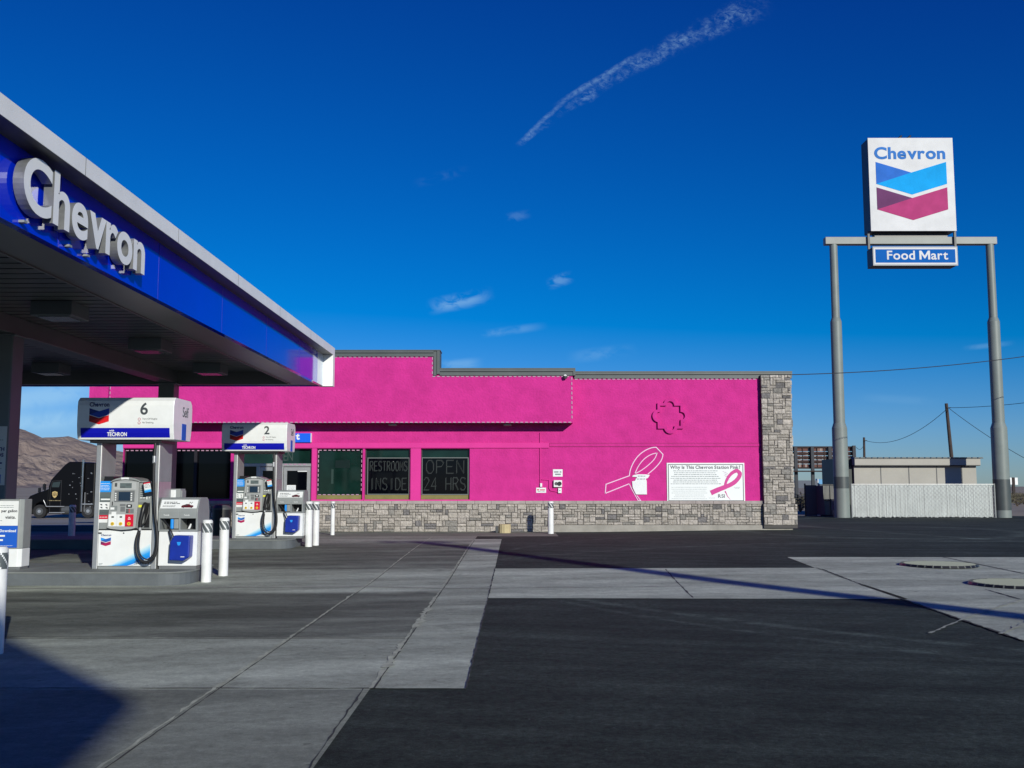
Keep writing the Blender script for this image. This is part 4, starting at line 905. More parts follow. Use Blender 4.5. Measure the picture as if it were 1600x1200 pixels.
# light strips
def dashes(b, x0, z0, x1, z1, y, w=.028, per=.158, on_=.095):
    L = math.hypot(x1-x0, z1-z0); ux, uz = (x1-x0)/L, (z1-z0)/L; s = 0
    while s < L-on_:
        a, c = x0+ux*s, z0+uz*s; e, f = a+ux*on_, c+uz*on_
        b.box(min(a, e)-abs(uz)*w/2, max(a, e)+abs(uz)*w/2, y-.02, y-.002, min(c, f)-abs(ux)*w/2, max(c, f)+abs(ux)*w/2); s += per
def strip(runs):
    b = SB()
    for r_ in runs: dashes(b, *r_)
    o = b.build('light_strip', M_LED, st)
strip([(XOL, zb1-.02, XS0-.05, zb1-.02, YO), (XS0-.04, zb1-.02, XS0-.04, zb2-.03, YO), (XS0-.04, zb2-.03, XOR-.06, zb2-.03, YO), (XOR-.04, zb2-.06, XOR-.04, zSof, YO), (XOL, zSof+.02, XOR-.06, zSof+.02, YO), (XOL+.03, zSof, XOL+.03, zb1, YO)])
strip([(XOR+.1, zb3-.045, XR_-.05, zb3-.045, D)])
a, c = wins[0]; strip([(a+.05, zW1-.05, c-.04, zW1-.05, D+.09), (a+.05, Z_(773), c-.04, Z_(773), D+.09), (a+.04, zW1-.05, a+.04, Z_(773), D+.09), (c-.04, zW1-.05, c-.04, Z_(773), D+.09)])
strip([(X_(437), Z_(725.5), door[1]-.05, Z_(725.5), D+.04)]+[(l0+.05, zW1-.06, l1-.05, zW1-.06, D+.09) for l0, l1 in lwins])
# windows
def window(x0, x1, z0, z1, glass, ledge=True):
    b = SB(); t = .035; b.box(x0, x1, D+.12, D+.24, z0, z0+t); b.box(x0, x1, D+.12, D+.24, z1-t, z1); b.box(x0, x0+t, D+.12, D+.24, z0+t, z1-t); b.box(x1-t, x1, D+.12, D+.24, z0+t, z1-t)
    w = b.build('window', mat('window_frame_dark', (.03, .035, .035), .4), st)
    b = SB(); b.box(x0+t, x1-t, D+.17, D+.18, z0+t, z1-t); b.build('pane', glass, w)
    if ledge: b = SB(); b.box(x0+.003, x1-.003, D+.10, D+.165, z0+.002, z0+.155); b.build('inside_ledge', M_OLIVE, w)
    return w
for a, c in wins: window(a, c, zW0, zW1, M_GLASS)
for a, c in lwins:
    w_ = window(a, c, Z_(780), zW1, M_GLASSB, False); b = SB()
    for k_ in (1, 2): x = a+(c-a)*k_/3; b.box(x-.05, x+.05, D+.06, D+.165, Z_(780)+.036, zW1-.036)
    b.build('mullion', mat('shade_dark_frame', (.012, .010, .016), .5), w_)  # near-black mullion colour stands in for shade on the left storefront
b = SB(); b.box(X_(523), X_(546), D+.155, D+.167, Z_(731), Z_(719)); b.box(X_(517), X_(520.5), D+.155, D+.167, Z_(756), Z_(733), 1); b.build('display_and_glare', [mat('dim_panel', (.004, .016, .014), .3), mat('dim_glare', (.03, .06, .05), .3)], st)  # dim display panel, plus a thin paler strip as painted glare
# entrance
b = SB(); zd = Z_(726.5); b.box(door[0], door[1], D+.19, D+.2, zd+.05, zW1); b.build('transom', M_GLASS, st)
b = SB(); b.box(door[0], door[1], D+.05, D+.2, zd-.05, zd+.05)
for p_ in (366, 401, 438, 485.5): b.box(X_(p_), X_(p_)+.1 if p_ < 480 else door[1], D+.05, D+.2, 0, zd-.051)
b.build('door_frame', M_SILVER, st, bevel=.005)
for p0, p1 in ((405.5, 437), (443.5, 485)):
    x0, x1 = X_(p0), X_(p1); b = SB(); z1 = zd-.07; b.box(x0, x0+.11, D+.08, D+.13, .14, z1); b.box(x1-.11, x1, D+.08, D+.13, .14, z1); b.box(x0+.11, x1-.11, D+.08, D+.13, z1-.12, z1); b.box(x0+.11, x1-.11, D+.08, D+.13, .14, .38); dd_ = b.build('door', M_SILVER, st)
    b = SB(); b.box(x0+.11, x1-.11, D+.10, D+.11, .38, z1-.12); b.build('pane', M_GLASSB, dd_)
    b = SB(); b.tube([(x0+.06, D+.03, .9), (x0+.06, D+.03, 1.25)], .014); b.box(x0+.04, x0+.08, D+.03, D+.08, .93, .95); b.box(x0+.04, x0+.08, D+.03, D+.08, 1.2, 1.22); b.build('handle', M_SILVER, dd_)
b = SB(); b.box(X_(448.5), X_(462.5), D+.092, D+.099, Z_(769.5), Z_(758), 0); b.box(X_(466), X_(480), D+.092, D+.099, Z_(775), Z_(769), 0); b.box(X_(465), X_(481), D+.092, D+.099, Z_(737), Z_(734.5), 0)
for i in range(4): scribble(b, X_(450), X_(461), Z_(761+2*i), .015, D+.0918, 1, seed=i)
b.build('door_notices', [M_WPANEL, M_FAINT], st)
b = SB(); b.box(door[0]+.1, X_(401), D+.19, D+.2, 0, zd-.051); b.build('sidelight', M_GLASSB, st)
b = SB(); b.text('OPEN', X_(424), Z_(720), D+.185, w=X_(456)-X_(424), h=.32, m=0, bold=.0); b.build('neon_lettering', mat('dim_tube', (.05, .075, .07), .4), st)
# soffit lights
for p_, q_ in ((613.5, 668), (793, 667)):
    b = SB(); y_ = YO+.3; x_ = X_(p_, y_, q_); b.box(x_-.13, x_+.13, y_-.1, y_+.12, zSof-.075, zSof-.013); b.build('soffit_light', M_SILL, st, bevel=.01)
# relief emblem
def emblem_outline(a, c, r):
    h = math.sqrt(r*r-(c-a)**2); th = math.atan2(a-c, h); pts = []
    for k in range(4):
        ro = R(-90*k)
        def T(x, z): return (x*math.cos(ro)-z*math.sin(ro), x*math.sin(ro)+z*math.cos(ro))
        pts.append(T(-a, a))
        for i in range(13):
            an = (math.pi-th)+(2*th-math.pi)*i/12; pts.append(T(r*math.cos(an), c+r*math.sin(an)))
    return pts
ox, oz = X_(1047, D, 650), Z_(650); o1 = emblem_outline(.43, .38, .22); o2 = emblem_outline(.34, .36, .13)
b = SB(); n_ = len(o1); vs = []
for y_ in (D-.085, D+.01):
    for p_ in (o1, o2): vs += [(ox+x, y_, oz+z) for x, z in p_]
fs = [(i, (i+1) % n_, n_+(i+1) % n_, n_+i) for i in range(n_)]+[(i, 2*n_+i, 2*n_+(i+1) % n_, (i+1) % n_) for i in range(n_)]+[(n_+i, n_+(i+1) % n_, 3*n_+(i+1) % n_, 3*n_+i) for i in range(n_)]
b.add(vs, fs); b.build('relief_emblem', M_PINK, st)
# store sign
b = SB(); b.box(X_(364), X_(486), D-.12, D-.002, Z_(691.3), Z_(677), 0); b.box(X_(486.2), X_(487.2), D-.125, D-.002, Z_(691.3), Z_(677), 1)
b.text('Food Mart', X_(469.5, D, 685), Z_(687.3), D-.121, h=.235, m=1, bold=.045, align='r'); b.build('store_sign', [mat('lit_sign_blue', (.01, .13, .85), .3), M_WPANEL], st)
# security camera under the cap
sc_ = thing('security_camera', (X_(883, YO, 588), YO, Z_(588, YO)), 'small white dome camera on the pink overhang corner under the cap', 'camera')
b = MB(); b.cyl((0, 0), .05, -.10, 0, axis='y'); b.build('mount', M_WHITE, sc_); b = MB(); b.lathe([(.001, -.10), (.05, -.09), (.07, -.04), (.07, .0)], c=(.0, -.11), n=16); b.build('dome', M_DGREY, sc_)

# things on the wall
def on_wall(nm, px, py, label, cat): return thing(nm, (X_(px, D, py), D, Z_(py)), label, cat)
def W(pts, px, py, s): return [(X_(p, D, q)-X_(px, D, py), Z_(q)-Z_(py)) for p, q in pts]
# banner
def cat(p, n_=5): return [(q.x, q.z) for q in smooth_path([(a, 0, c) for a, c in p], n_)]
bn = on_wall('banner', 1102, 754, 'white framed banner with pink ribbon explaining why the station is pink', 'banner')
x0, x1, z0, z1 = X_(1042, D, 754)-X_(1102, D, 754), X_(1163.3, D, 754)-X_(1102, D, 754), Z_(785)-Z_(754), Z_(723.3)-Z_(754)
b = MB(); b.box(x0, x1, -.03, -.002, z0, z1); b.build('sheet', mat('banner_white', (.80, .83, .82), .45), bn)
b = MB(); b.line([(x0+.05, z0+.06), (x1-.05, z0+.06), (x1-.05, z1-.055), (x0+.05, z1-.055)], .022, -.0305, closed=True); b.build('border', M_INK, bn)
bp_ = lambda a, c: (x0+(a-125)/1400*(x1-x0), z1-(c-95)/690*(z1-z0))
b = MB(); p_ = bp_(185, 190); b.text('Why Is This Chevron Station Pink?', p_[0], p_[1]-.055, -.0305, w=bp_(1450, 0)[0]-p_[0], h=.15, m=0, bold=.03, t=.002)
p_ = bp_(1040, 705); b.text('RSI', p_[0], p_[1], -.0305, w=bp_(1160, 0)[0]-p_[0], h=.12, m=0, bold=.02); b.build('lettering', mat('banner_ink', (.09, .10, .12), .5), bn)
b = MB()
for i, (a, c, z) in enumerate(((240, 1040, 240), (255, 1010, 273), (255, 1020, 305), (205, 1070, 337), (190, 1090, 370), (245, 1030, 402), (235, 1040, 434), (190, 1095, 466))):
    scribble(b, bp_(a, 0)[0], bp_(c, 0)[0], bp_(0, z)[1], .022, -.0305, 0, seed=i)
for i, (a, c, z) in enumerate(((205, 850, 525), (205, 840, 560), (225, 825, 592), (205, 845, 625), (265, 795, 660), (245, 810, 692), (205, 840, 725), (1325, 1440, 525), (870, 985, 712), (1345, 1425, 545))):
    scribble(b, bp_(a, 0)[0], bp_(c, 0)[0], bp_(0, z)[1], .017, -.0305, 1, seed=i+30)
b.build('small_print', [M_FAINT, mat('fainter_ink', (.42, .47, .47), .6)], bn)
def thick(b, pts, ws, y, m=0, t=.004): b.strip(pts, ws, y, m, t)
loop = [bp_(*q) for q in ((1168, 520), (1175, 470), (1195, 410), (1235, 340), (1290, 280), (1350, 243), (1392, 232), (1440, 275), (1435, 320), (1405, 370), (1350, 425), (1270, 475), (1160, 520), (1040, 565), (912, 620))]
loop = cat(loop, 3); ws_ = [.085, .085, .09, .10, .11, .12, .12, .13, .13, .13, .14, .14, .15, .16, .17]; ws_ = [ws_[min(14, i//3)] for i in range(len(loop))]
b = MB(); thick(b, loop[:16], ws_[:16], -.0305); thick(b, loop[15:], ws_[15:], -.0348) if True else (b, [.085, .085, .09, .10, .11, .12, .12, .13, .13, .13, .14, .14, .15, .16, .17]); thick(b, [bp_(1168, 590), bp_(1185, 620), bp_(1210, 680), bp_(1262, 738)], [.05, .03, .02, .008], -.0305); b.build('ribbon', mat('ribbon_pink', (.60, .02, .26), .5), bn)
b = MB()
for i in range(14): 
    p_ = bp_(1130+(i*37) % 60+i*4, 250+i*13); b.box(p_[0], p_[0]+.06, -.0325, -.0305, p_[1], p_[1]+.02)
b.build('faint_drawing', mat('faint_pink', (.6, .5, .58), .6), bn)
# ribbon outline with a small white card
rb = on_wall('ribbon_outline', 990, 742, 'large white outlined awareness ribbon drawn on the pink wall', 'wall ribbon')
rp = lambda q: [(X_(930+a/12, D, 742)-X_(990, D, 742), Z_(690+c/12)-Z_(742)) for a, c in q]
o_ = rp([(185, 970), (200, 800), (640, 640), (648, 580), (665, 515), (700, 430), (760, 330), (840, 240), (940, 168), (1040, 124), (1100, 110), (1150, 108), (1275, 240), (1262, 300), (1230, 370), (1170, 445), (1090, 525), (985, 610)])
i_ = rp([(745, 600), (770, 540), (815, 455), (880, 370), (960, 296), (1060, 240), (1165, 212), (1130, 300), (1070, 375), (980, 455), (880, 530), (800, 575)])
b = MB(); b.line(cat(o_[:2])[:1]+o_[1:2]+cat(o_[2:12])+cat(o_[12:]), .03, -.006, t=.01); b.line(cat(i_[:7])+cat(i_[6:]+i_[:1]), .026, -.006, t=.01); b.line(rp([(185, 970), (400, 885), (635, 790)]), .03, -.006, t=.01); b.line(rp([(635, 790), (680, 890), (740, 1000), (800, 1110), (845, 1105), (775, 1010)]), .024, -.006, t=.01)
b.build('outline', mat('outline_pink_white', (.82, .55, .74), .5), rb)
cd = on_wall('wall_card', 1000, 760, 'small white card fixed over the lower end of the ribbon outline', 'card')
q_ = lambda l: [(X_(930+a/12, D, 760)-X_(1000, D, 760), Z_(690+c/12)-Z_(760)) for a, c in l]
b = MB(); b.prism(list(reversed(q_([(690, 745), (700, 860), (760, 990), (965, 990), (965, 735), (945, 700), (990, 680), (1025, 625), (950, 615), (800, 612), (715, 630), (690, 658), (790, 665), (760, 700), (745, 735)]))), -.035, -.018, 0)
p_ = q_([(800, 655), (780, 710)]); scribble(b, p_[0][0], p_[0][0]+.25, p_[0][1], .03, -.0352, 1, seed=3); scribble(b, p_[1][0], p_[1][0]+.28, p_[1][1], .035, -.0352, 1, seed=4)
b.build('sheet', [M_WPANEL, M_FAINT], cd)
# alarm gear
wp = lambda l, px, py: [(X_(820+a/10, D, py)-X_(px, D, py), Z_(720+c/10)-Z_(py)) for a, c in l]
cdt = on_wall('conduit', 844, 720, 'thin pink conduit running down the wall from the overhang to the alarm boxes', 'conduit')
q1 = wp([(240, -440), (240, 345)], 844, 720); q2 = wp([(262, 292), (378, 300), (378, 430), (400, 465), (520, 488)], 844, 720)
b = MB(); b.tube([(x, -.03, z) for x, z in q1], .014); b.tube([(x, -.03, z) for x, z in q2], .012); b.build('pipe', M_PINKT, cdt)
def wbox(nm, a, c, label, cat, ms, t=.06, extra=None, bev=.006):
    px, py = 820+(a[0]+a[1])/20, 720+(c[0]+c[1])/20; o = on_wall(nm, px, py, label, cat); q = wp([(a[0], c[1]), (a[1], c[0])], px, py)
    b = MB(); b.box(q[0][0], q[1][0], -t, -.002, q[0][1], q[1][1]); b.build('case', ms, o, bevel=bev)
    if extra: extra(o, q, t)
    return o
wbox('junction_box', (238, 270), (350, 408), 'small white junction box at the foot of the pink conduit', 'junction box', M_WHITE, .07)
def ex(o, q, t):
    b = MB(); scribble(b, q[0][0]+.03, q[1][0]-.03, q[1][1]-.09, .04, -t, 0, seed=1); scribble(b, q[0][0]+.05, q[1][0]-.05, q[0][1]+.04, .02, -t, 1, seed=2); b.build('print', [M_RED, M_FAINT], o)
wbox('warning_sign', (178, 332), (420, 500), 'small white wall sign with red print under the junction box', 'sign', M_WPANEL, .01, ex, 0)
def ex(o, q, t):
    b = MB(); scribble(b, q[0][0]+.04, q[1][0]-.04, q[1][1]-.11, .05, -t, 0, seed=11); scribble(b, q[0][0]+.07, q[1][0]-.06, q[0][1]+.05, .05, -t, 0, seed=2); b.build('print', [M_FAINT], o)
wbox('wall_notice', (440, 590), (133, 247), 'white two-line notice above the alarm horn on the pink wall', 'sign', M_WPANEL, .012, ex, 0)
def ex(o, q, t):
    b = MB(); cz = (q[0][1]+q[1][1])/2; b.cyl((q[0][0]+.085, cz), .055, -t-.012, -t, axis='y'); b.build('strobe', M_DGREY, o); b = MB(); b.cyl((q[1][0]-.085, cz), .07, -t-.03, -t, .06, axis='y'); b.build('horn', M_BLACK, o)
wbox('alarm_horn', (450, 580), (303, 410), 'white alarm box with dark strobe and horn on the pink wall', 'alarm', M_WHITE, .11, ex)
def ex(o, q, t):
    b = MB(); cz = (q[0][1]+q[1][1])/2; b.cyl(((q[0][0]+q[1][0])/2, cz), .016, -t-.01, -t, axis='y'); b.build('lock', M_BLACK, o)
wbox('switch_box', (520, 574), (425, 505), 'small white switch box with round lock just below the alarm horn', 'switch box', M_WHITE, .07, ex)
# neon signs
GL = {'R': [[(0, 0), (0, 1), (.7, 1), (1, .8), (.7, .55), (0, .5)], [(.45, .5), (1, 0)]], 'E': [[(1, 1), (0, 1), (0, 0), (1, 0)], [(0, .52), (.8, .52)]], 'S': [[(1, .88), (.7, 1), (.2, 1), (0, .78), (.2, .56), (.8, .46), (1, .22), (.75, 0), (.25, 0), (0, .14)]],
      'T': [[(0, 1), (1, 1)], [(.5, 1), (.5, 0)]], 'O': [[(.3, 0), (0, .25), (0, .75), (.3, 1), (.7, 1), (1, .75), (1, .25), (.7, 0), (.3, 0)]], 'M': [[(0, 0), (0, 1), (.5, .35), (1, 1), (1, 0)]], 'I': [[(.5, 0), (.5, 1)]], 'N': [[(0, 0), (0, 1), (1, 0), (1, 1)]],
      'D': [[(0, 0), (0, 1), (.6, 1), (1, .7), (1, .3), (.6, 0), (0, 0)]], 'P': [[(0, 0), (0, 1), (.7, 1), (1, .8), (.7, .52), (0, .5)]], '2': [[(0, .8), (.3, 1), (.7, 1), (1, .75), (0, 0), (1, 0)]], '4': [[(.8, 0), (.8, 1), (0, .3), (1, .3)]], 'H': [[(0, 0), (0, 1)], [(1, 0), (1, 1)], [(0, .5), (1, .5)]]}
def neon(fr_, lines, label):
    px, py = (fr_[0]+fr_[1])/2, (fr_[2]+fr_[3])/2; YN_ = D+.09; o = thing('neon_sign', (AX(px, YN_, py), YN_, AZ(py, YN_)), label, 'neon sign', 'unlit neon signs in the store windows')
    cv = lambda a, c: (AX(a, YN_, py)-AX(px, YN_, py), AZ(c, YN_)-AZ(py, YN_))
    a0, a1 = cv(fr_[0], fr_[3]), cv(fr_[1], fr_[2])
    b = MB(); b.box(a0[0]+.01, a1[0]-.01, .0, .012, a0[1]+.01, a1[1]-.01); b.build('backing', M_GLASSB, o)
    b = MB(); b.line([(a0[0], a0[1]), (a1[0], a0[1]), (a1[0], a1[1]), (a0[0], a1[1])], .028, -.002, closed=True, t=.012); b.build('frame', mat('sign_frame', (.15, .17, .165), .4), o)
    for txt, l0, l1, t0, t1 in lines:
        b = MB(); p0, p1 = cv(l0, t1), cv(l1, t0); n_ = len(txt); cw = (p1[0]-p0[0])/n_
        for i, ch in enumerate(txt):
            if ch == ' ': continue
            for off in (0, .034):
                for st_ in GL[ch]: b.line([(p0[0]+cw*(i+.12+.70*u_)+off*(.5 if ch != 'I' else 1), p0[1]+(p1[1]-p0[1])*(v_*.96)+off*.6) for u_, v_ in st_], .011, -.004-off*.1, t=.012)
        b.build('tube_lettering', M_NEON, o)
neon((574.5, 639.3, 715.6, 772.3), [('RESTROOMS', 577, 637, 721, 736), ('INSIDE', 576, 637, 747, 765.5)], 'dark framed unlit neon sign reading RESTROOMS INSIDE in the middle window')
neon((659.5, 731.5, 715.3, 772.6), [('OPEN', 664, 727, 719, 740), ('24 HRS', 661, 729, 746, 766)], 'dark framed unlit neon sign reading OPEN 24 HRS in the right window')
# stump by the wall, bin
bl = thing('concrete_block', (AX(788.5, 32.6, 827), 32.6, gz(0, 32.6)), 'short tan ribbed concrete block standing by the stone wall', 'block')
b = MB(); n_ = 28; pts = [((.19+.008*(i % 2))*math.cos(2*math.pi*i/n_), (.17+.008*(i % 2))*math.sin(2*math.pi*i/n_)) for i in range(n_)]; b.prism(pts, 0, .29, axis='z'); b.build('body', mat('tan_block', (.50, .42, .24), .85, noise=(4, .15)), bl, bevel=.012)
b = MB(); b.box(-.3, -.2, .0, .1, 0, .22); b.build('cast_shadow_box', M_DGREY, bl, bevel=.02)  # dark box beside the block stands in for its cast shadow
tb = thing('waste_bin', (AX(346, 28.6, 830), 28.6, gz(0, 28.6)), 'black waste bin standing in the shade left of pump 2', 'bin')
b = MB(); b.lathe([(.20, 0), (.25, .06), (.26, .85)], n=20); b.build('body', M_BLACK, tb); b = MB(); b.lathe([(.27, .85), (.27, .9), (.2, .98), (.001, 1.0)], n=20); b.build('lid', M_DGREY, tb)
# manhole covers
MH = 'round steel tank covers in the concrete'
def cover(px, py, r, label):
    x, y = G(px, py); t = thing('manhole_cover', (x, y, gz(x, y)+.012), label, 'manhole cover', MH)
    b = MB(); n_ = 30
    for i in range(n_):
        a0, a1 = 2*math.pi*i/n_, 2*math.pi*(i+.86)/n_; a2 = 2*math.pi*(i+1)/n_
        for (p0, p1, m_) in ((a0, a1, 0), (a1, a2, 1)): b.add([(r*math.cos(p0), r*math.sin(p0), 0), (r*math.cos(p1), r*math.sin(p1), 0), (r*.97*math.cos(p1), r*.97*math.sin(p1), .042), (r*.97*math.cos(p0), r*.97*math.sin(p0), .042)], [(0, 1, 2, 3)], m_)
    b.build('ring', [M_BLACK, mat('ring_rib', (.16, .17, .15), .8)], t)
    b = MB(); b.cyl((0, 0), r*.968, .02, .04, n=48)
    for i in range(-9, 10): yy_ = i*r*.095; w_ = math.sqrt(max(0, (r*.9)**2-yy_**2)); b.box(-w_, w_, yy_-.014, yy_+.014, .0402, .044, 1)
    b.build('lid', [mat('cover_steel', (.19, .205, .175), .9, noise=(3, .25), spec=.1), mat('cover_bars', (.30, .32, .27), .9, spec=.1)], t)
cover(1467, 884.5, .73, 'farther round steel cover, wholly in view, in the pale concrete at right')
cover(1592, 915, .76, 'nearer round steel cover cut by the right edge of the photo')

# ---------------------------------------------------------------- tall sign
YS = 48.9
ps_ = thing('pole_sign', (AX(1434, YS, 805), YS, .09), 'tall twin-pole roadside sign with white chevron cabinet above a blue panel reading Food Mart', 'roadside sign')
SX0 = AX(1434, YS, 805)
OP = Matrix.Translation((-SX0, -YS, -.09))
def PB(): return MB(OP)
for pxs, sc2 in ((1316, 1.0), (1567, 1.05)):
    x = AX(pxs, YS, 800); z1, z2, z3 = AZ(661, YS), AZ(497, YS), AZ(381, YS)
    b = PB(); b.lathe([(.37*sc2, 0), (.36*sc2, z1-.25), (.28*sc2, z1)], c=(x, YS), n=32); b.lathe([(.275*sc2, z1-.01), (.27*sc2, z2-.2), (.20*sc2, z2)], c=(x, YS), n=32); b.lathe([(.197, z2-.01), (.19, z3)], c=(x, YS), n=32)
    b.cyl((x, YS), .45, .0, .04, n=24); p_ = b.build('pole', M_POLE, ps_)
    za, zb_ = (AZ(763, YS), AZ(745, YS)) if pxs < 1400 else (AZ(797, YS), AZ(749, YS))
    b = PB(); b.cyl((x, YS), .374*sc2, za, zb_, n=32); b.build('dark_band', M_POLED, p_)
b = PB(); bx0, bx1 = AX(1290, YS-.2, 376), AX(1558, YS-.2, 376); b.box(bx0, bx1, YS-.2, YS+.2, AZ(381.5, YS-.2), AZ(370.5, YS-.2)); b.build('crossbeam', M_BEAMS, ps_, bevel=.012)
YC = YS-.55; cxa, cxb, cz0, cz1 = AX(1358.5, YC, 290), AX(1491.5, YC, 290), AZ(361, YC), AZ(216.5, YC)
b = PB(); b.box(cxa+.01, cxb-.01, YC+.03, YC+1.0, cz0, cz1); cab = b.build('cabinet', M_CABD, ps_, bevel=.02)
b = PB(); b.box(cxa, cxb, YC, YC+.028, cz0-.01, cz1+.01); fc = b.build('face', M_SIGNW, cab)
cw = cxb-cxa; fx = lambda zx_: cxa+(zx_-398)/(1060-398)*cw; fz = lambda zy: cz1-(zy-80)/(805-80)*(cz1-cz0)
b = PB(); b.text('Chevron', fx(444), fz(247), YC-.001, w=fx(998)-fx(444), h=(fz(150)-fz(247)), m=0, bold=.03, t=.012); b.build('lettering', mat('faded_blue', (.045, .19, .55), .8, noise=(.8, .12), spec=.15), fc)
b = PB(); chevron(b, (fx(452)+fx(1002))/2, fz(268), fx(1002)-fx(452), YC-.001, [0, 1, 2, 3], t=.01, gap=.05)
b.build('logo', [mat('faded_mid_blue', (.035, .16, .58), .8, noise=(1.2, .15), spec=.15), mat('faded_light_blue', (.01, .36, .80), .8, noise=(1.3, .15, 8), spec=.15), mat('faded_plum', (.15, .05, .14), .8, noise=(1.2, .15), spec=.15), mat('faded_raspberry', (.45, .055, .19), .8, noise=(1.6, .14, 8), spec=.15)], fc)
YF_ = YS-.62; fxa, fxb, fz0, fz1 = AX(1364, YF_, 400), AX(1496.5, YF_, 400), AZ(415, YF_), AZ(386, YF_)
b = PB(); b.box(fxa+.01, fxb-.01, YF_+.03, YF_+.85, fz0, fz1); c2_ = b.build('lower_cabinet', M_CABD, ps_, bevel=.02)
b = PB(); b.box(fxa, fxb, YF_, YF_+.028, fz0-.01, fz1+.01, 1); b.box(fxa+.05, fxb-.05, YF_-.006, YF_-.001, fz0+.055, fz1-.055, 2); b.box(fxa+.12, fxb-.12, YF_-.01, YF_-.0065, fz0+.13, fz1-.13, 0)
b.text('Food Mart', (fxa+fxb)/2+.1, fz0+.28, YF_-.0105, w=3.0, h=.45, m=2, bold=.018, align='c', t=.01); b.build('face', [mat('panel_blue', (.004, .115, .44), .8, noise=(1, .08), spec=.15), mat('panel_frame', (.42, .44, .45), .7), M_SIGNW], c2_)
b = PB()
for p_ in (1357.5, 1492.5):
    x = AX(p_, YS-.3, 378); b.box(x-.05, x+.05, YS-.33, YS-.21, AZ(390, YS-.3), AZ(362, YS-.3)); b.box(x-.05, x+.05, YS-.2, YS+.3, fz1-.01, cz0-.0) if False else None
b.build('hanger', M_DGREY, ps_)
b = PB(); b.box(cxa+.3, cxb-.3, YS-.18, YS+.18, AZ(370.5, YS-.2)+.002, cz0-.002); b.build('mounting_frame', M_BLACK, ps_)
for i, (p_, fl) in enumerate(((1404.5, 1), (1418.5, 1))):
    x = AX(p_, YS, 214); bd = thing('bird', (x, YS, cz1+.0), ('left' if i == 0 else 'right')+' one of two small dark birds perched on top of the tall sign', 'bird', 'birds on top of the tall sign')
    b = MB(); b.tube([(-.19, 0, .07), (-.10, 0, .12), (0, 0, .17), (.07, 0, .24), (.10, 0, .30), (.13, 0, .31), (.18, 0, .30)], [.012, .04, .075, .06, .04, .04, .008], 8); b.tube([(0, -.02, .13), (.0, -.02, 0)], .008, 5); b.tube([(.0, .02, .13), (.0, .02, 0)], .008, 5)
    b.build('body', M_BLACK, bd)

# ---------------------------------------------------------------- fence, shed, gate, billboard
YFN = 48.75; fa, fb = AX(1332, YFN, 780), AX(1553, YFN, 780); zf1 = AZ(757.3, YFN); zf0 = .10
fn = thing('slatted_fence', ((fa+fb)/2, YFN, .09), 'chain-link fence filled with white privacy slats between the two sign poles', 'fence')
OF = Matrix.Translation((-(fa+fb)/2, -YFN, -.09))
b = MB(OF); x = fa; r_ = random.Random(5)
while x < fb-.06: b.box(x, x+.052, YFN+r_.uniform(-.012, .012), YFN+.03, zf0+r_.uniform(0, .05), zf1-r_.uniform(0, .035)); x += .058
b.build('slats', mat('privacy_slats', (.48, .52, .50), .5, noise=(1.6, .16, 8)), fn)
b = MB(OF); h_ = zf1-zf0; x = fa-h_
while x < fb:
    for sgn in (1, -1):
        xa, xb, za, zb_ = x, x+h_, (zf0, zf1)[::sgn][0], (zf0, zf1)[::sgn][1]
        t0, t1 = max(0, (fa-xa)/h_), min(1, (fb-xa)/h_)
        if t1 > t0: b.tube([(xa+h_*t0, YFN-.022, za+(zb_-za)*t0), (xa+h_*t1, YFN-.022, za+(zb_-za)*t1)], .004, 3, caps=False)
    x += .20
b.build('wire_mesh', M_SILVER, fn)
b = MB(OF); b.tube([(fa, YFN, zf1+.02), (fb, YFN, zf1+.02)], .02); b.build('top_rail', M_SILVER, fn)
for x in (fa-.04, fb+.04): b = MB(OF); b.cyl((x, YFN), .04, 0, zf1+.05, n=12); b.build('post', M_GREY, fn)
YH = 51.3; ha, hb = AX(1334.5, YH, 735), AX(1530.5, YH, 735); hz1, hzf = AZ(715.5, YH), AZ(728, YH)
sh = thing('shed', ((ha+hb)/2, YH, .09), 'long low beige panelled shed with flat roof behind the slatted fence', 'shed')
OH = Matrix.Translation((-(ha+hb)/2, -YH, -.09)); M_SHED = mat('shed_beige', (.40, .385, .34), .7, noise=(.7, .1))
b = MB(OH); b.box(ha+.05, hb-.1, YH+.15, YH+4, 0, hzf); b.build('wall', M_SHED, sh)
b = MB(OH)
for p_ in (1378, 1422, 1465.5, 1505): x = AX(p_, YH, 740); b.box(x-.02, x+.02, YH+.135, YH+.149, 0, hzf)
b.build('panel_seams', M_DGREY, sh)
b = MB(OH); b.box(ha, hb, YH-.15, YH+4.1, hzf+.04, hz1-.04, 0); b.box(ha, hb, YH-.12, YH+4.1, hzf, hzf+.038, 1); b.build('fascia', [M_SHED, M_BLACK], sh)
b = MB(OH); x = ha-.05
while x < hb+.05: b.prism([(x, hz1-.038), (x+.30, hz1-.038), (x+.24, hz1+.03), (x+.06, hz1+.03)], YH-.2, YH+4.2); x += .30
b.build('roof', M_CAP, sh)
b = MB(OH); b.box(ha-.45, ha-.003, YH+.3, YH+3.9, 0, hz1); b.build('dark_end_panel', mat('dark_green_panel', (.012, .02, .018), .5), sh)
YG = 50.9
en = thing('enclosure_panel', (AX(1268, YG, 790), YG, .09), 'dark navy enclosure panel standing between the store corner and the gate', 'panel')
w_ = (AX(1276, YG, 790)-AX(1259, YG, 790))/2
b = MB(); b.box(-w_, w_, 0, .05, .03, AZ(758, YG)-.09); b.build('sheet', mat('panel_slate', (.05, .055, .07), .6), en); b = MB(); b.cyl((-w_-.03, .02), .04, 0, AZ(755.5, YG)-.09); b.build('post', M_BLACK, en)  # slate sheet, dark and bluish like the pole shadow that falls on it
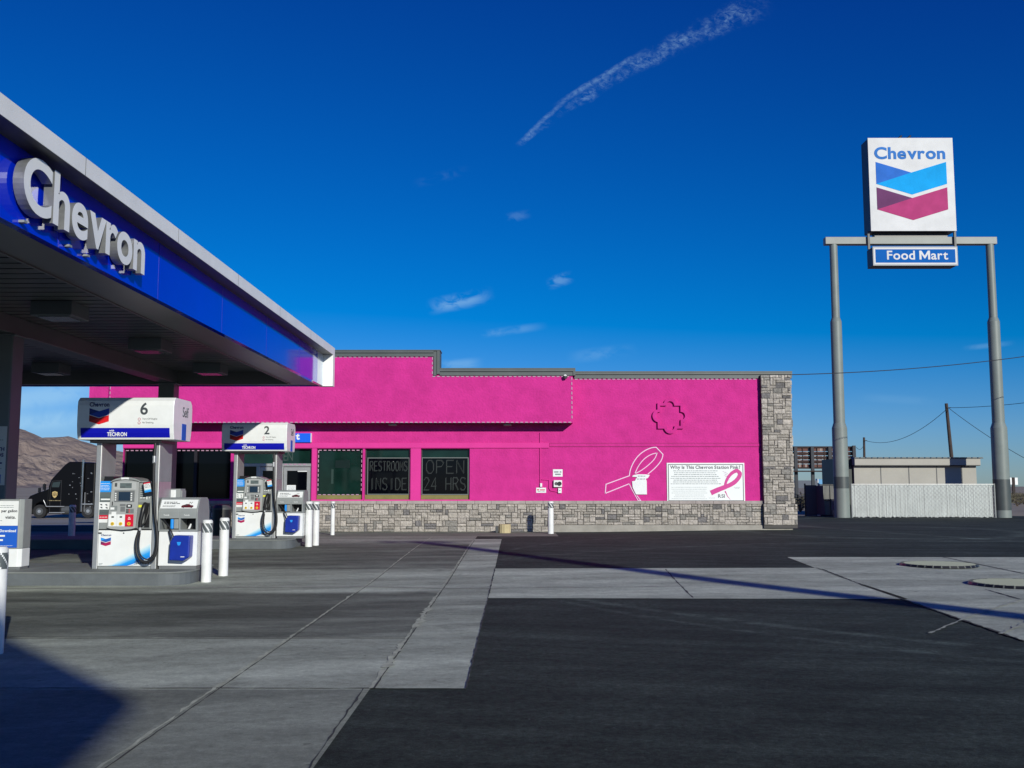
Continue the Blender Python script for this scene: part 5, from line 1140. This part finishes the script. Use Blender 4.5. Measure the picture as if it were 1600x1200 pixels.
b = MB(); b.add([(w_, 0, .1), (w_+.26, -.5, .1), (w_+.2, -.4, AZ(759, YG)-.09), (w_, 0, AZ(759, YG)-.09), (w_, .03, .1), (w_+.26, -.47, .1), (w_+.2, -.37, AZ(759, YG)-.09), (w_, .03, AZ(759, YG)-.09)], [(0, 1, 2, 3), (7, 6, 5, 4), (0, 4, 5, 1), (1, 5, 6, 2), (2, 6, 7, 3), (3, 7, 4, 0)]); b.build('side_flap', mat('flap_grey', (.11, .10, .105), .6), en)
ga, gb = AX(1281, YG-.1, 780), AX(1306, YG-.1, 780); gt = thing('chain_link_gate', ((ga+gb)/2, YG-.1, .09), 'narrow chain-link gate with dark frame left of the left sign pole', 'gate')
gw = (gb-ga)/2; gh = AZ(757.5, YG)-.09
b = MB(); b.line([(-gw, .06), (gw, .06), (gw, gh), (-gw, gh)], .055, 0, closed=True, t=.04); b.line([(0.12, .06), (.12, gh)], .05, 0, t=.04); b.line([(-gw, gh*.5), (.12, gh*.5)], .04, 0, t=.04); b.build('frame', M_BLACK, gt)
b = MB(); x = -gw
while x < gw: b.box(x, x+.045, .0, .015, .08, gh-.02); x += .062
b.build('slats', mat('gate_slats', (.22, .22, .205), .7, noise=(3, .2)), gt)
b = MB(); b.cyl((-gw-.02, -.03), .03, 0, gh+.06); b.build('post', M_SILL, gt)
sp_ = thing('service_post', (AX(1302.5, YG-.9, 800), YG-.9, .09), 'small grey box on a short post at the foot of the left sign pole', 'utility post')
b = MB(); b.box(-.03, .03, -.02, .02, 0, .35); b.build('post', M_SILVER, sp_); b = MB(); b.box(-.08, .08, -.05, .05, .35, .6); b.build('box', M_FAINT, sp_, bevel=.01)
# billboard
YB = 86.0; ba, bb_ = AX(1232, YB, 715), AX(1337.5, YB, 715); bz0, bz1 = AZ(731, YB), AZ(698.5, YB)
bo = thing('billboard', ((ba+bb_)/2, YB, 0), 'weathered brown billboard seen from behind on steel posts beyond the gate', 'billboard')
OB = Matrix.Translation((-(ba+bb_)/2, -YB, 0)); r_ = random.Random(9)
b = MB(OB); nx = 44
for i in range(nx):
    for j in range(5):
        x0, x1 = ba+(bb_-ba)*i/nx, ba+(bb_-ba)*(i+1)/nx; z0, z1 = bz0+(bz1-bz0)*j/5, bz0+(bz1-bz0)*(j+1)/5; q = r_.random(); c_ = (.13, .06, .05) if q < .6 else ((.20, .12, .10) if q < .85 else (.32, .27, .24)); b.box(x0, x1, YB+.1, YB+.15, z0, z1-.05, 0, c_)
b.build('panel', mat('rusty_boards', (1, 1, 1), .9, vcol=True), bo)
b = MB(OB)
for j in (0, 1.5, 2.5, 3.5, 5): z_ = bz0+(bz1-bz0)*j/5; b.box(ba, bb_, YB, YB+.08, z_-.08, z_+.06)
i = 0
while ba+i*.62 < bb_: b.box(ba+i*.62-.03, ba+i*.62+.03, YB+.02, YB+.09, bz0, bz1); i += 1
b.box(ba, bb_, YB-.9, YB, bz0-.35, bz0-.25); b.build('frame', mat('rust_frame', (.035, .02, .018), .9), bo)
for p_ in (1243.5, 1269.5, 1297, 1335): x = AX(p_, YB, 750); b = MB(OB); b.box(x-.13, x+.13, YB-.25, YB-.02, -.1, bz1 if p_ < 1330 else bz0+1.9); b.build('post', mat('post_steel', (.03, .035, .045), .7), bo)
# utility poles and wires
def upole(px0, px1, ptop, Y, r, label):
    z = AZ(ptop, Y); xb = AX(px0, Y, 716); xt = AX(px1, Y, ptop); zb_ = AZ(716, Y); xg = xb-(xt-xb)/(z-zb_)*zb_
    t = thing('utility_pole', (xg, Y, 0), label, 'utility pole', 'wooden utility poles behind the shed'); b = MB(); b.tube([(0, 0, -.2), (xt-xg, 0, z)], [r, r*.7], 10); b.build('shaft', mat('pole_wood', (.055, .04, .035), .9, noise=(3, .3)), t)
    b = MB(Matrix.Translation((xt-xg, 0, z))); b.tube([(0, -r, -.35), (.25, -r-.05, -.35)], .03, 6); b.build('insulator', M_DGREY, t); return Vector((xt+.1, Y-.1, z-.35))
e1_ = upole(1350.5, 1350, 683.5, 110, .17, 'short far wooden utility pole above the left end of the shed roof')
e2_ = upole(1487, 1478.5, 630.5, 78, .17, 'taller leaning wooden utility pole above the right end of the shed roof')
e3_ = upole(1830, 1826, 570, 60, .2, 'wooden utility pole outside the right edge of the photo')
M_WIRE = mat('wire_black', (.02, .022, .03), .6)
def cable(a, c, sag, label, r=.02, g_='overhead wires'):
    a, c = Vector(a), Vector(c); m_ = (a+c)/2; o = thing('overhead_wire', m_, label, 'wire', g_); b = MB(Matrix.Translation(-m_)); n_ = 24
    b.tube([a.lerp(c, i/n_)-Vector((0, 0, sag*4*(i/n_)*(1-i/n_))) for i in range(n_+1)], r, 5); b.build('cable', M_WIRE, o)
e4_ = upole(1790, 1788, 512, 44, .17, 'wooden utility pole outside the right edge carrying the store wire')
cable(at(1236, 585.5, 38), (e4_.x, e4_.y, e4_.z), .35, 'long thin wire rising from the store roof corner across the left sign pole', .017)
cable(e1_, e2_, 1.15, 'sagging wire between the two wooden poles above the shed', .022)
cable(at(1338, 699, 88), e1_, .5, 'short wire from the billboard to the far short pole', .02)
cable(e2_, at(1600+226, 584, 60), .5, 'wire rising to the right from the leaning pole past the right sign pole', .02)
cable(e2_, at(1720, 770, 70), .6, 'wire sloping down to the right from the leaning pole', .02)
# far sign, guardrail, lorries
Yq = 125; fs_ = thing('road_sign', (AX(1583.5, Yq, 760), Yq, 0), 'small white sign on a dark post in the desert right of the sign poles', 'sign')
b = MB(); b.box(-.16, .16, -.1, .1, -.1, AZ(746, Yq)); b.build('post', mat('dark_wood', (.04, .03, .028), .9), fs_); b = MB(); b.box(-.62, -.2, -.06, .0, AZ(757, Yq), AZ(746.3, Yq)); b.box(.2, .55, -.06, .0, AZ(757.5, Yq), AZ(746.3, Yq)); b.build('face', M_WHITE, fs_)
gr = thing('guardrail', (AX(1700, 140, 762), 140, 0), 'dark guardrail along the far road at the right edge', 'guardrail')
b = MB(); b.box(-12.5, 40, -.05, .05, .35, .7); b.build('rail', mat('rail_dark', (.06, .05, .045), .7), gr)
for i in range(14): b = MB(); b.box(-12+i*4-.08, -12+i*4+.08, .06, .2, -.1, .72); b.build('post', M_DGREY, gr)
M_TYRE = mat('tyre', (.014, .014, .015), .8)
def wheel(parent, x, y, z, r, w=.3, nm='wheel'):
    b = MB(); b.cyl((x, z), r, y, y+w, n=28, axis='y', m=0); wl = b.build(nm, M_TYRE, parent, bevel=.03); b = MB(); b.cyl((x, z), r*.55, y-.012, y-.002, n=24, axis='y', m=0); b.cyl((x, z), r*.25, y-.05, y-.012, n=16, axis='y', m=1); b.build('rim', [M_DGREY, M_SILVER], wl)
Yt = 330; u0 = 1.6/1.6; tk = thing('articulated_lorry', (AX(1262, Yt, 755), Yt, -.03), 'distant lorry with dark trailer and light blue cab beyond the billboard posts', 'lorry')
ux = lambda p: AX(p, Yt, 755)-AX(1262, Yt, 755)
b = MB(); b.box(ux(1222), ux(1277.5), 0, 2.5, 1.1, AZ(750.5, Yt)); b.build('trailer', mat('trailer_slate', (.07, .085, .12), .6), tk)
b = MB(); b.prism([(ux(1279), .8), (ux(1298), .8), (ux(1298), 1.9), (ux(1294), 2.2), (ux(1291), 3.2), (ux(1286), 3.9), (ux(1279), 4.0)], 0, 2.4); b.build('cab', mat('cab_light_blue', (.06, .26, .5), .4), tk, bevel=.1); b = MB(); b.box(ux(1277.8), ux(1278.8), 0, 2.4, 2.8, 4.1); b.build('front_wall', M_WHITE, tk)
for p_ in (1226, 1231, 1280, 1295): wheel(tk, ux(p_), -.02, .5, .5)

# black tractor unit
YK = 68.0; sx = lambda p: (p-92)*YK/1572.0; zk = lambda q: (809.8-q)*YK/1572.0*1.0
kx = AX(92, YK, 790); tr = thing('tractor_unit', (kx, YK, gz(kx, YK)), 'black day-cab lorry tractor with gold shield on its door behind the canopy column', 'truck')
M_TB = mat('truck_black', (.0035, .003, .003), .35, spec=.25); M_TG = mat('truck_glass', (.03, .045, .05), .08)
b = MB(); b.prism([(sx(p), zk(q)) for p, q in ((73, 803), (73, 760), (76.5, 750), (90, 734.5), (98, 726), (104, 722), (125.5, 722), (125.5, 803))], .1, 2.5); b.build('cab', M_TB, tr, bevel=.09, seg=3)
b = MB(); b.prism([(sx(p), zk(q)) for p, q in ((41, 800), (39, 793), (39, 781), (43, 775.5), (55, 770.5), (66, 767), (73, 764), (73, 788), (70, 797), (68, 789), (60.5, 785), (53, 789), (50.5, 797))], .25, 2.35); b.build('hood', M_TB, tr, bevel=.07, seg=3)
b = MB(); b.box(sx(38), sx(50), .1, 2.5, zk(804), zk(796)); b.build('bumper', M_TB, tr, bevel=.05)
b = MB(); b.prism([(sx(p), zk(q)) for p, q in ((78.5, 762), (80, 754.5), (92, 753), (90, 762))], .085, .098); b.build('side_window', M_TG, tr)
b = MB(); b.line([(sx(p), zk(q)) for p, q in ((76.5, 803), (76.5, 764), (79, 752.5), (93.5, 751.5), (93.5, 803))], .03, .099, closed=True, t=.01); b.build('door_seam', mat('seam_gloss', (.035, .033, .033), .3), tr)
b = MB(); b.prism([(sx(p), zk(q)) for p, q in ((80, 769.5), (84, 768.2), (88, 769.5), (88, 774), (86.5, 777), (84, 778.8), (81.5, 777), (80, 774))], .07, .085, 0)
b.text('ups', sx(84), zk(775.8), .069, w=.27, h=.13, m=1, bold=.03, align='c', t=.006); b.prism([(sx(p), zk(q)) for p, q in ((80.6, 772), (82, 770.8), (84, 770.2), (86, 770.8), (87.4, 772), (84, 771.4))], .062, .0695, 1); b.build('emblem', [mat('shield_gold', (.55, .40, .16), .4), mat('shield_brown', (.05, .028, .018), .5)], tr)
b = MB(); scribble(b, sx(75), sx(94), zk(783.3), .05, .098, 0, seed=2); b.build('door_lettering', mat('dull_gold', (.25, .2, .1), .5), tr)
b = MB(); b.tube([(sx(68), -.04, zk(782)), (sx(73), -.05, zk(792)), (sx(101), -.05, zk(792))], .035); b.tube([(sx(78), -.05, zk(801.5)), (sx(102), -.05, zk(801.5))], .035); b.build('step', M_SILVER, tr)
b = MB(); b.cyl((1.05, zk(797)), .34, sx(96), sx(117), axis='x') if False else b.cyl((.32, zk(797)), .33, sx(96), sx(118), axis='x', n=20); b.build('fuel_tank', M_DGREY, tr)
b = MB(); b.box(sx(118), sx(172), .55, 2.0, zk(800), zk(793)); b.build('chassis', M_TB, tr)
b = MB(); b.box(sx(127.5), sx(145), .2, 2.4, zk(795), zk(723.5)); b.build('rear_fairing', M_TB, tr, bevel=.08)
b = MB(); b.tube([(sx(127), .05, zk(800)), (sx(127), .05, zk(719))], .07); b.build('exhaust_stack', mat('chrome', (.6, .6, .6), .15, 1), tr)
b = MB(); r_ = random.Random(4)
for i in range(20): x_, z_ = sx(r_.uniform(104, 144)), zk(r_.uniform(735, 796)); b.box(x_, x_+r_.uniform(.02, .06), .05, .2, z_, z_+r_.uniform(.02, .07))
b.box(sx(128), sx(144), .02, .2, zk(789), zk(787.5)); b.box(sx(131), sx(131.4), .05, .2, zk(800), zk(770)); b.build('side_fittings', M_SILVER, tr)
b = MB(); b.tube([(sx(67), .2, zk(768)), (sx(67.5), .0, zk(761)), (sx(68), .0, zk(756))], .045); b.box(sx(66.5), sx(69.5), -.12, .1, zk(766), zk(757)); b.build('mirror', M_BLACK, tr); b = MB(); b.box(sx(57), sx(59.5), .1, .3, zk(770), zk(763)); b.build('hood_mirror', M_BLACK, tr)
wheel(tr, sx(60.7), .12, .44, .45); wheel(tr, sx(137), .12, .46, .46); wheel(tr, sx(160), .12, .46, .46)

# ---------------------------------------------------------------- desert shrubs
M_LEAF = mat('desert_leaf', (.095, .095, .05), .8, noise=(2, .35), rgb2=(.14, .125, .075)); M_TWIG = mat('dry_twig', (.12, .09, .06), .9)
def shrub(x, y, w, h, seed, label, n=420):
    z = gz(x, y)-.03; t = thing('desert_shrub', (x, y, z), label, 'shrub', 'scrubby desert bushes'); r = random.Random(seed)
    b = MB()
    for i in range(14): a = r.uniform(0, 6.28); rr = r.uniform(.3, .9); b.tube([(0, 0, 0), (w*.25*rr*math.cos(a), w*.25*rr*math.sin(a), h*.4), (w*.42*rr*math.cos(a), w*.42*rr*math.sin(a), h*r.uniform(.6, .95))], [.02, .014, .006], 4, caps=False)
    b.build('stems', M_TWIG, t); b = MB(); cl_ = [(r.uniform(-.38, .38)*w, r.uniform(-.38, .38)*w, r.uniform(.25, .8)*h, r.uniform(.12, .26)) for _ in range(9)]
    for i in range(n):
        cx, cy, cz, cr = r.choice(cl_); p = Vector((cx+r.gauss(0, cr*.5)*w, cy+r.gauss(0, cr*.5)*w, max(.03, min(h, cz+r.gauss(0, cr*.6)*h)))); s_ = r.uniform(.03, .07)*(.5+h*.5)
        d = Vector((r.uniform(-1, 1), r.uniform(-1, 1), r.uniform(-.3, 1))).normalized(); e = d.cross(Vector((r.uniform(-1, 1), r.uniform(-1, 1), r.uniform(-1, 1)))).normalized(); b.add([p-d*s_, p+e*s_*.5, p+d*s_, p-e*s_*.5], [(0, 1, 2, 3)])
    b.build('foliage', M_LEAF, t)
sd = 0
for px, Y_, w, h, lab in ((1250, 60, 2.0, 1.35, 'dark bush filling the gap beside the store corner'), (1243, 66, 1.6, 1.0, 'lower bush half hidden by the store corner'), (1256, 72, 1.8, 1.1, 'small bush behind the one beside the store corner'),
    (1588, 78, 2.2, 1.0, 'low bush nearest the right sign pole at the right edge'), (1600, 84, 2.6, 1.1, 'bush at the right edge of the photo behind the nearest one'), (1580, 95, 2.6, .9, 'flat bush behind the right sign pole base'), (1596, 105, 3.2, 1.0, 'farther low bush at the right edge'), (1583, 116, 3, .9, 'bush at the foot of the white sign'), (1602, 128, 3, 1.0, 'farthest bush at the right edge in front of the guardrail'),
    (1640, 62, 1.6, .8, 'bush outside the right edge'), (34, 90, 1.4, .8, 'bush beside the front of the black truck'), (25, 110, 1.6, .9, 'far bush left of the black truck')):
    sd += 1; shrub(AX(px, Y_, 770), Y_, w, h, sd, lab)
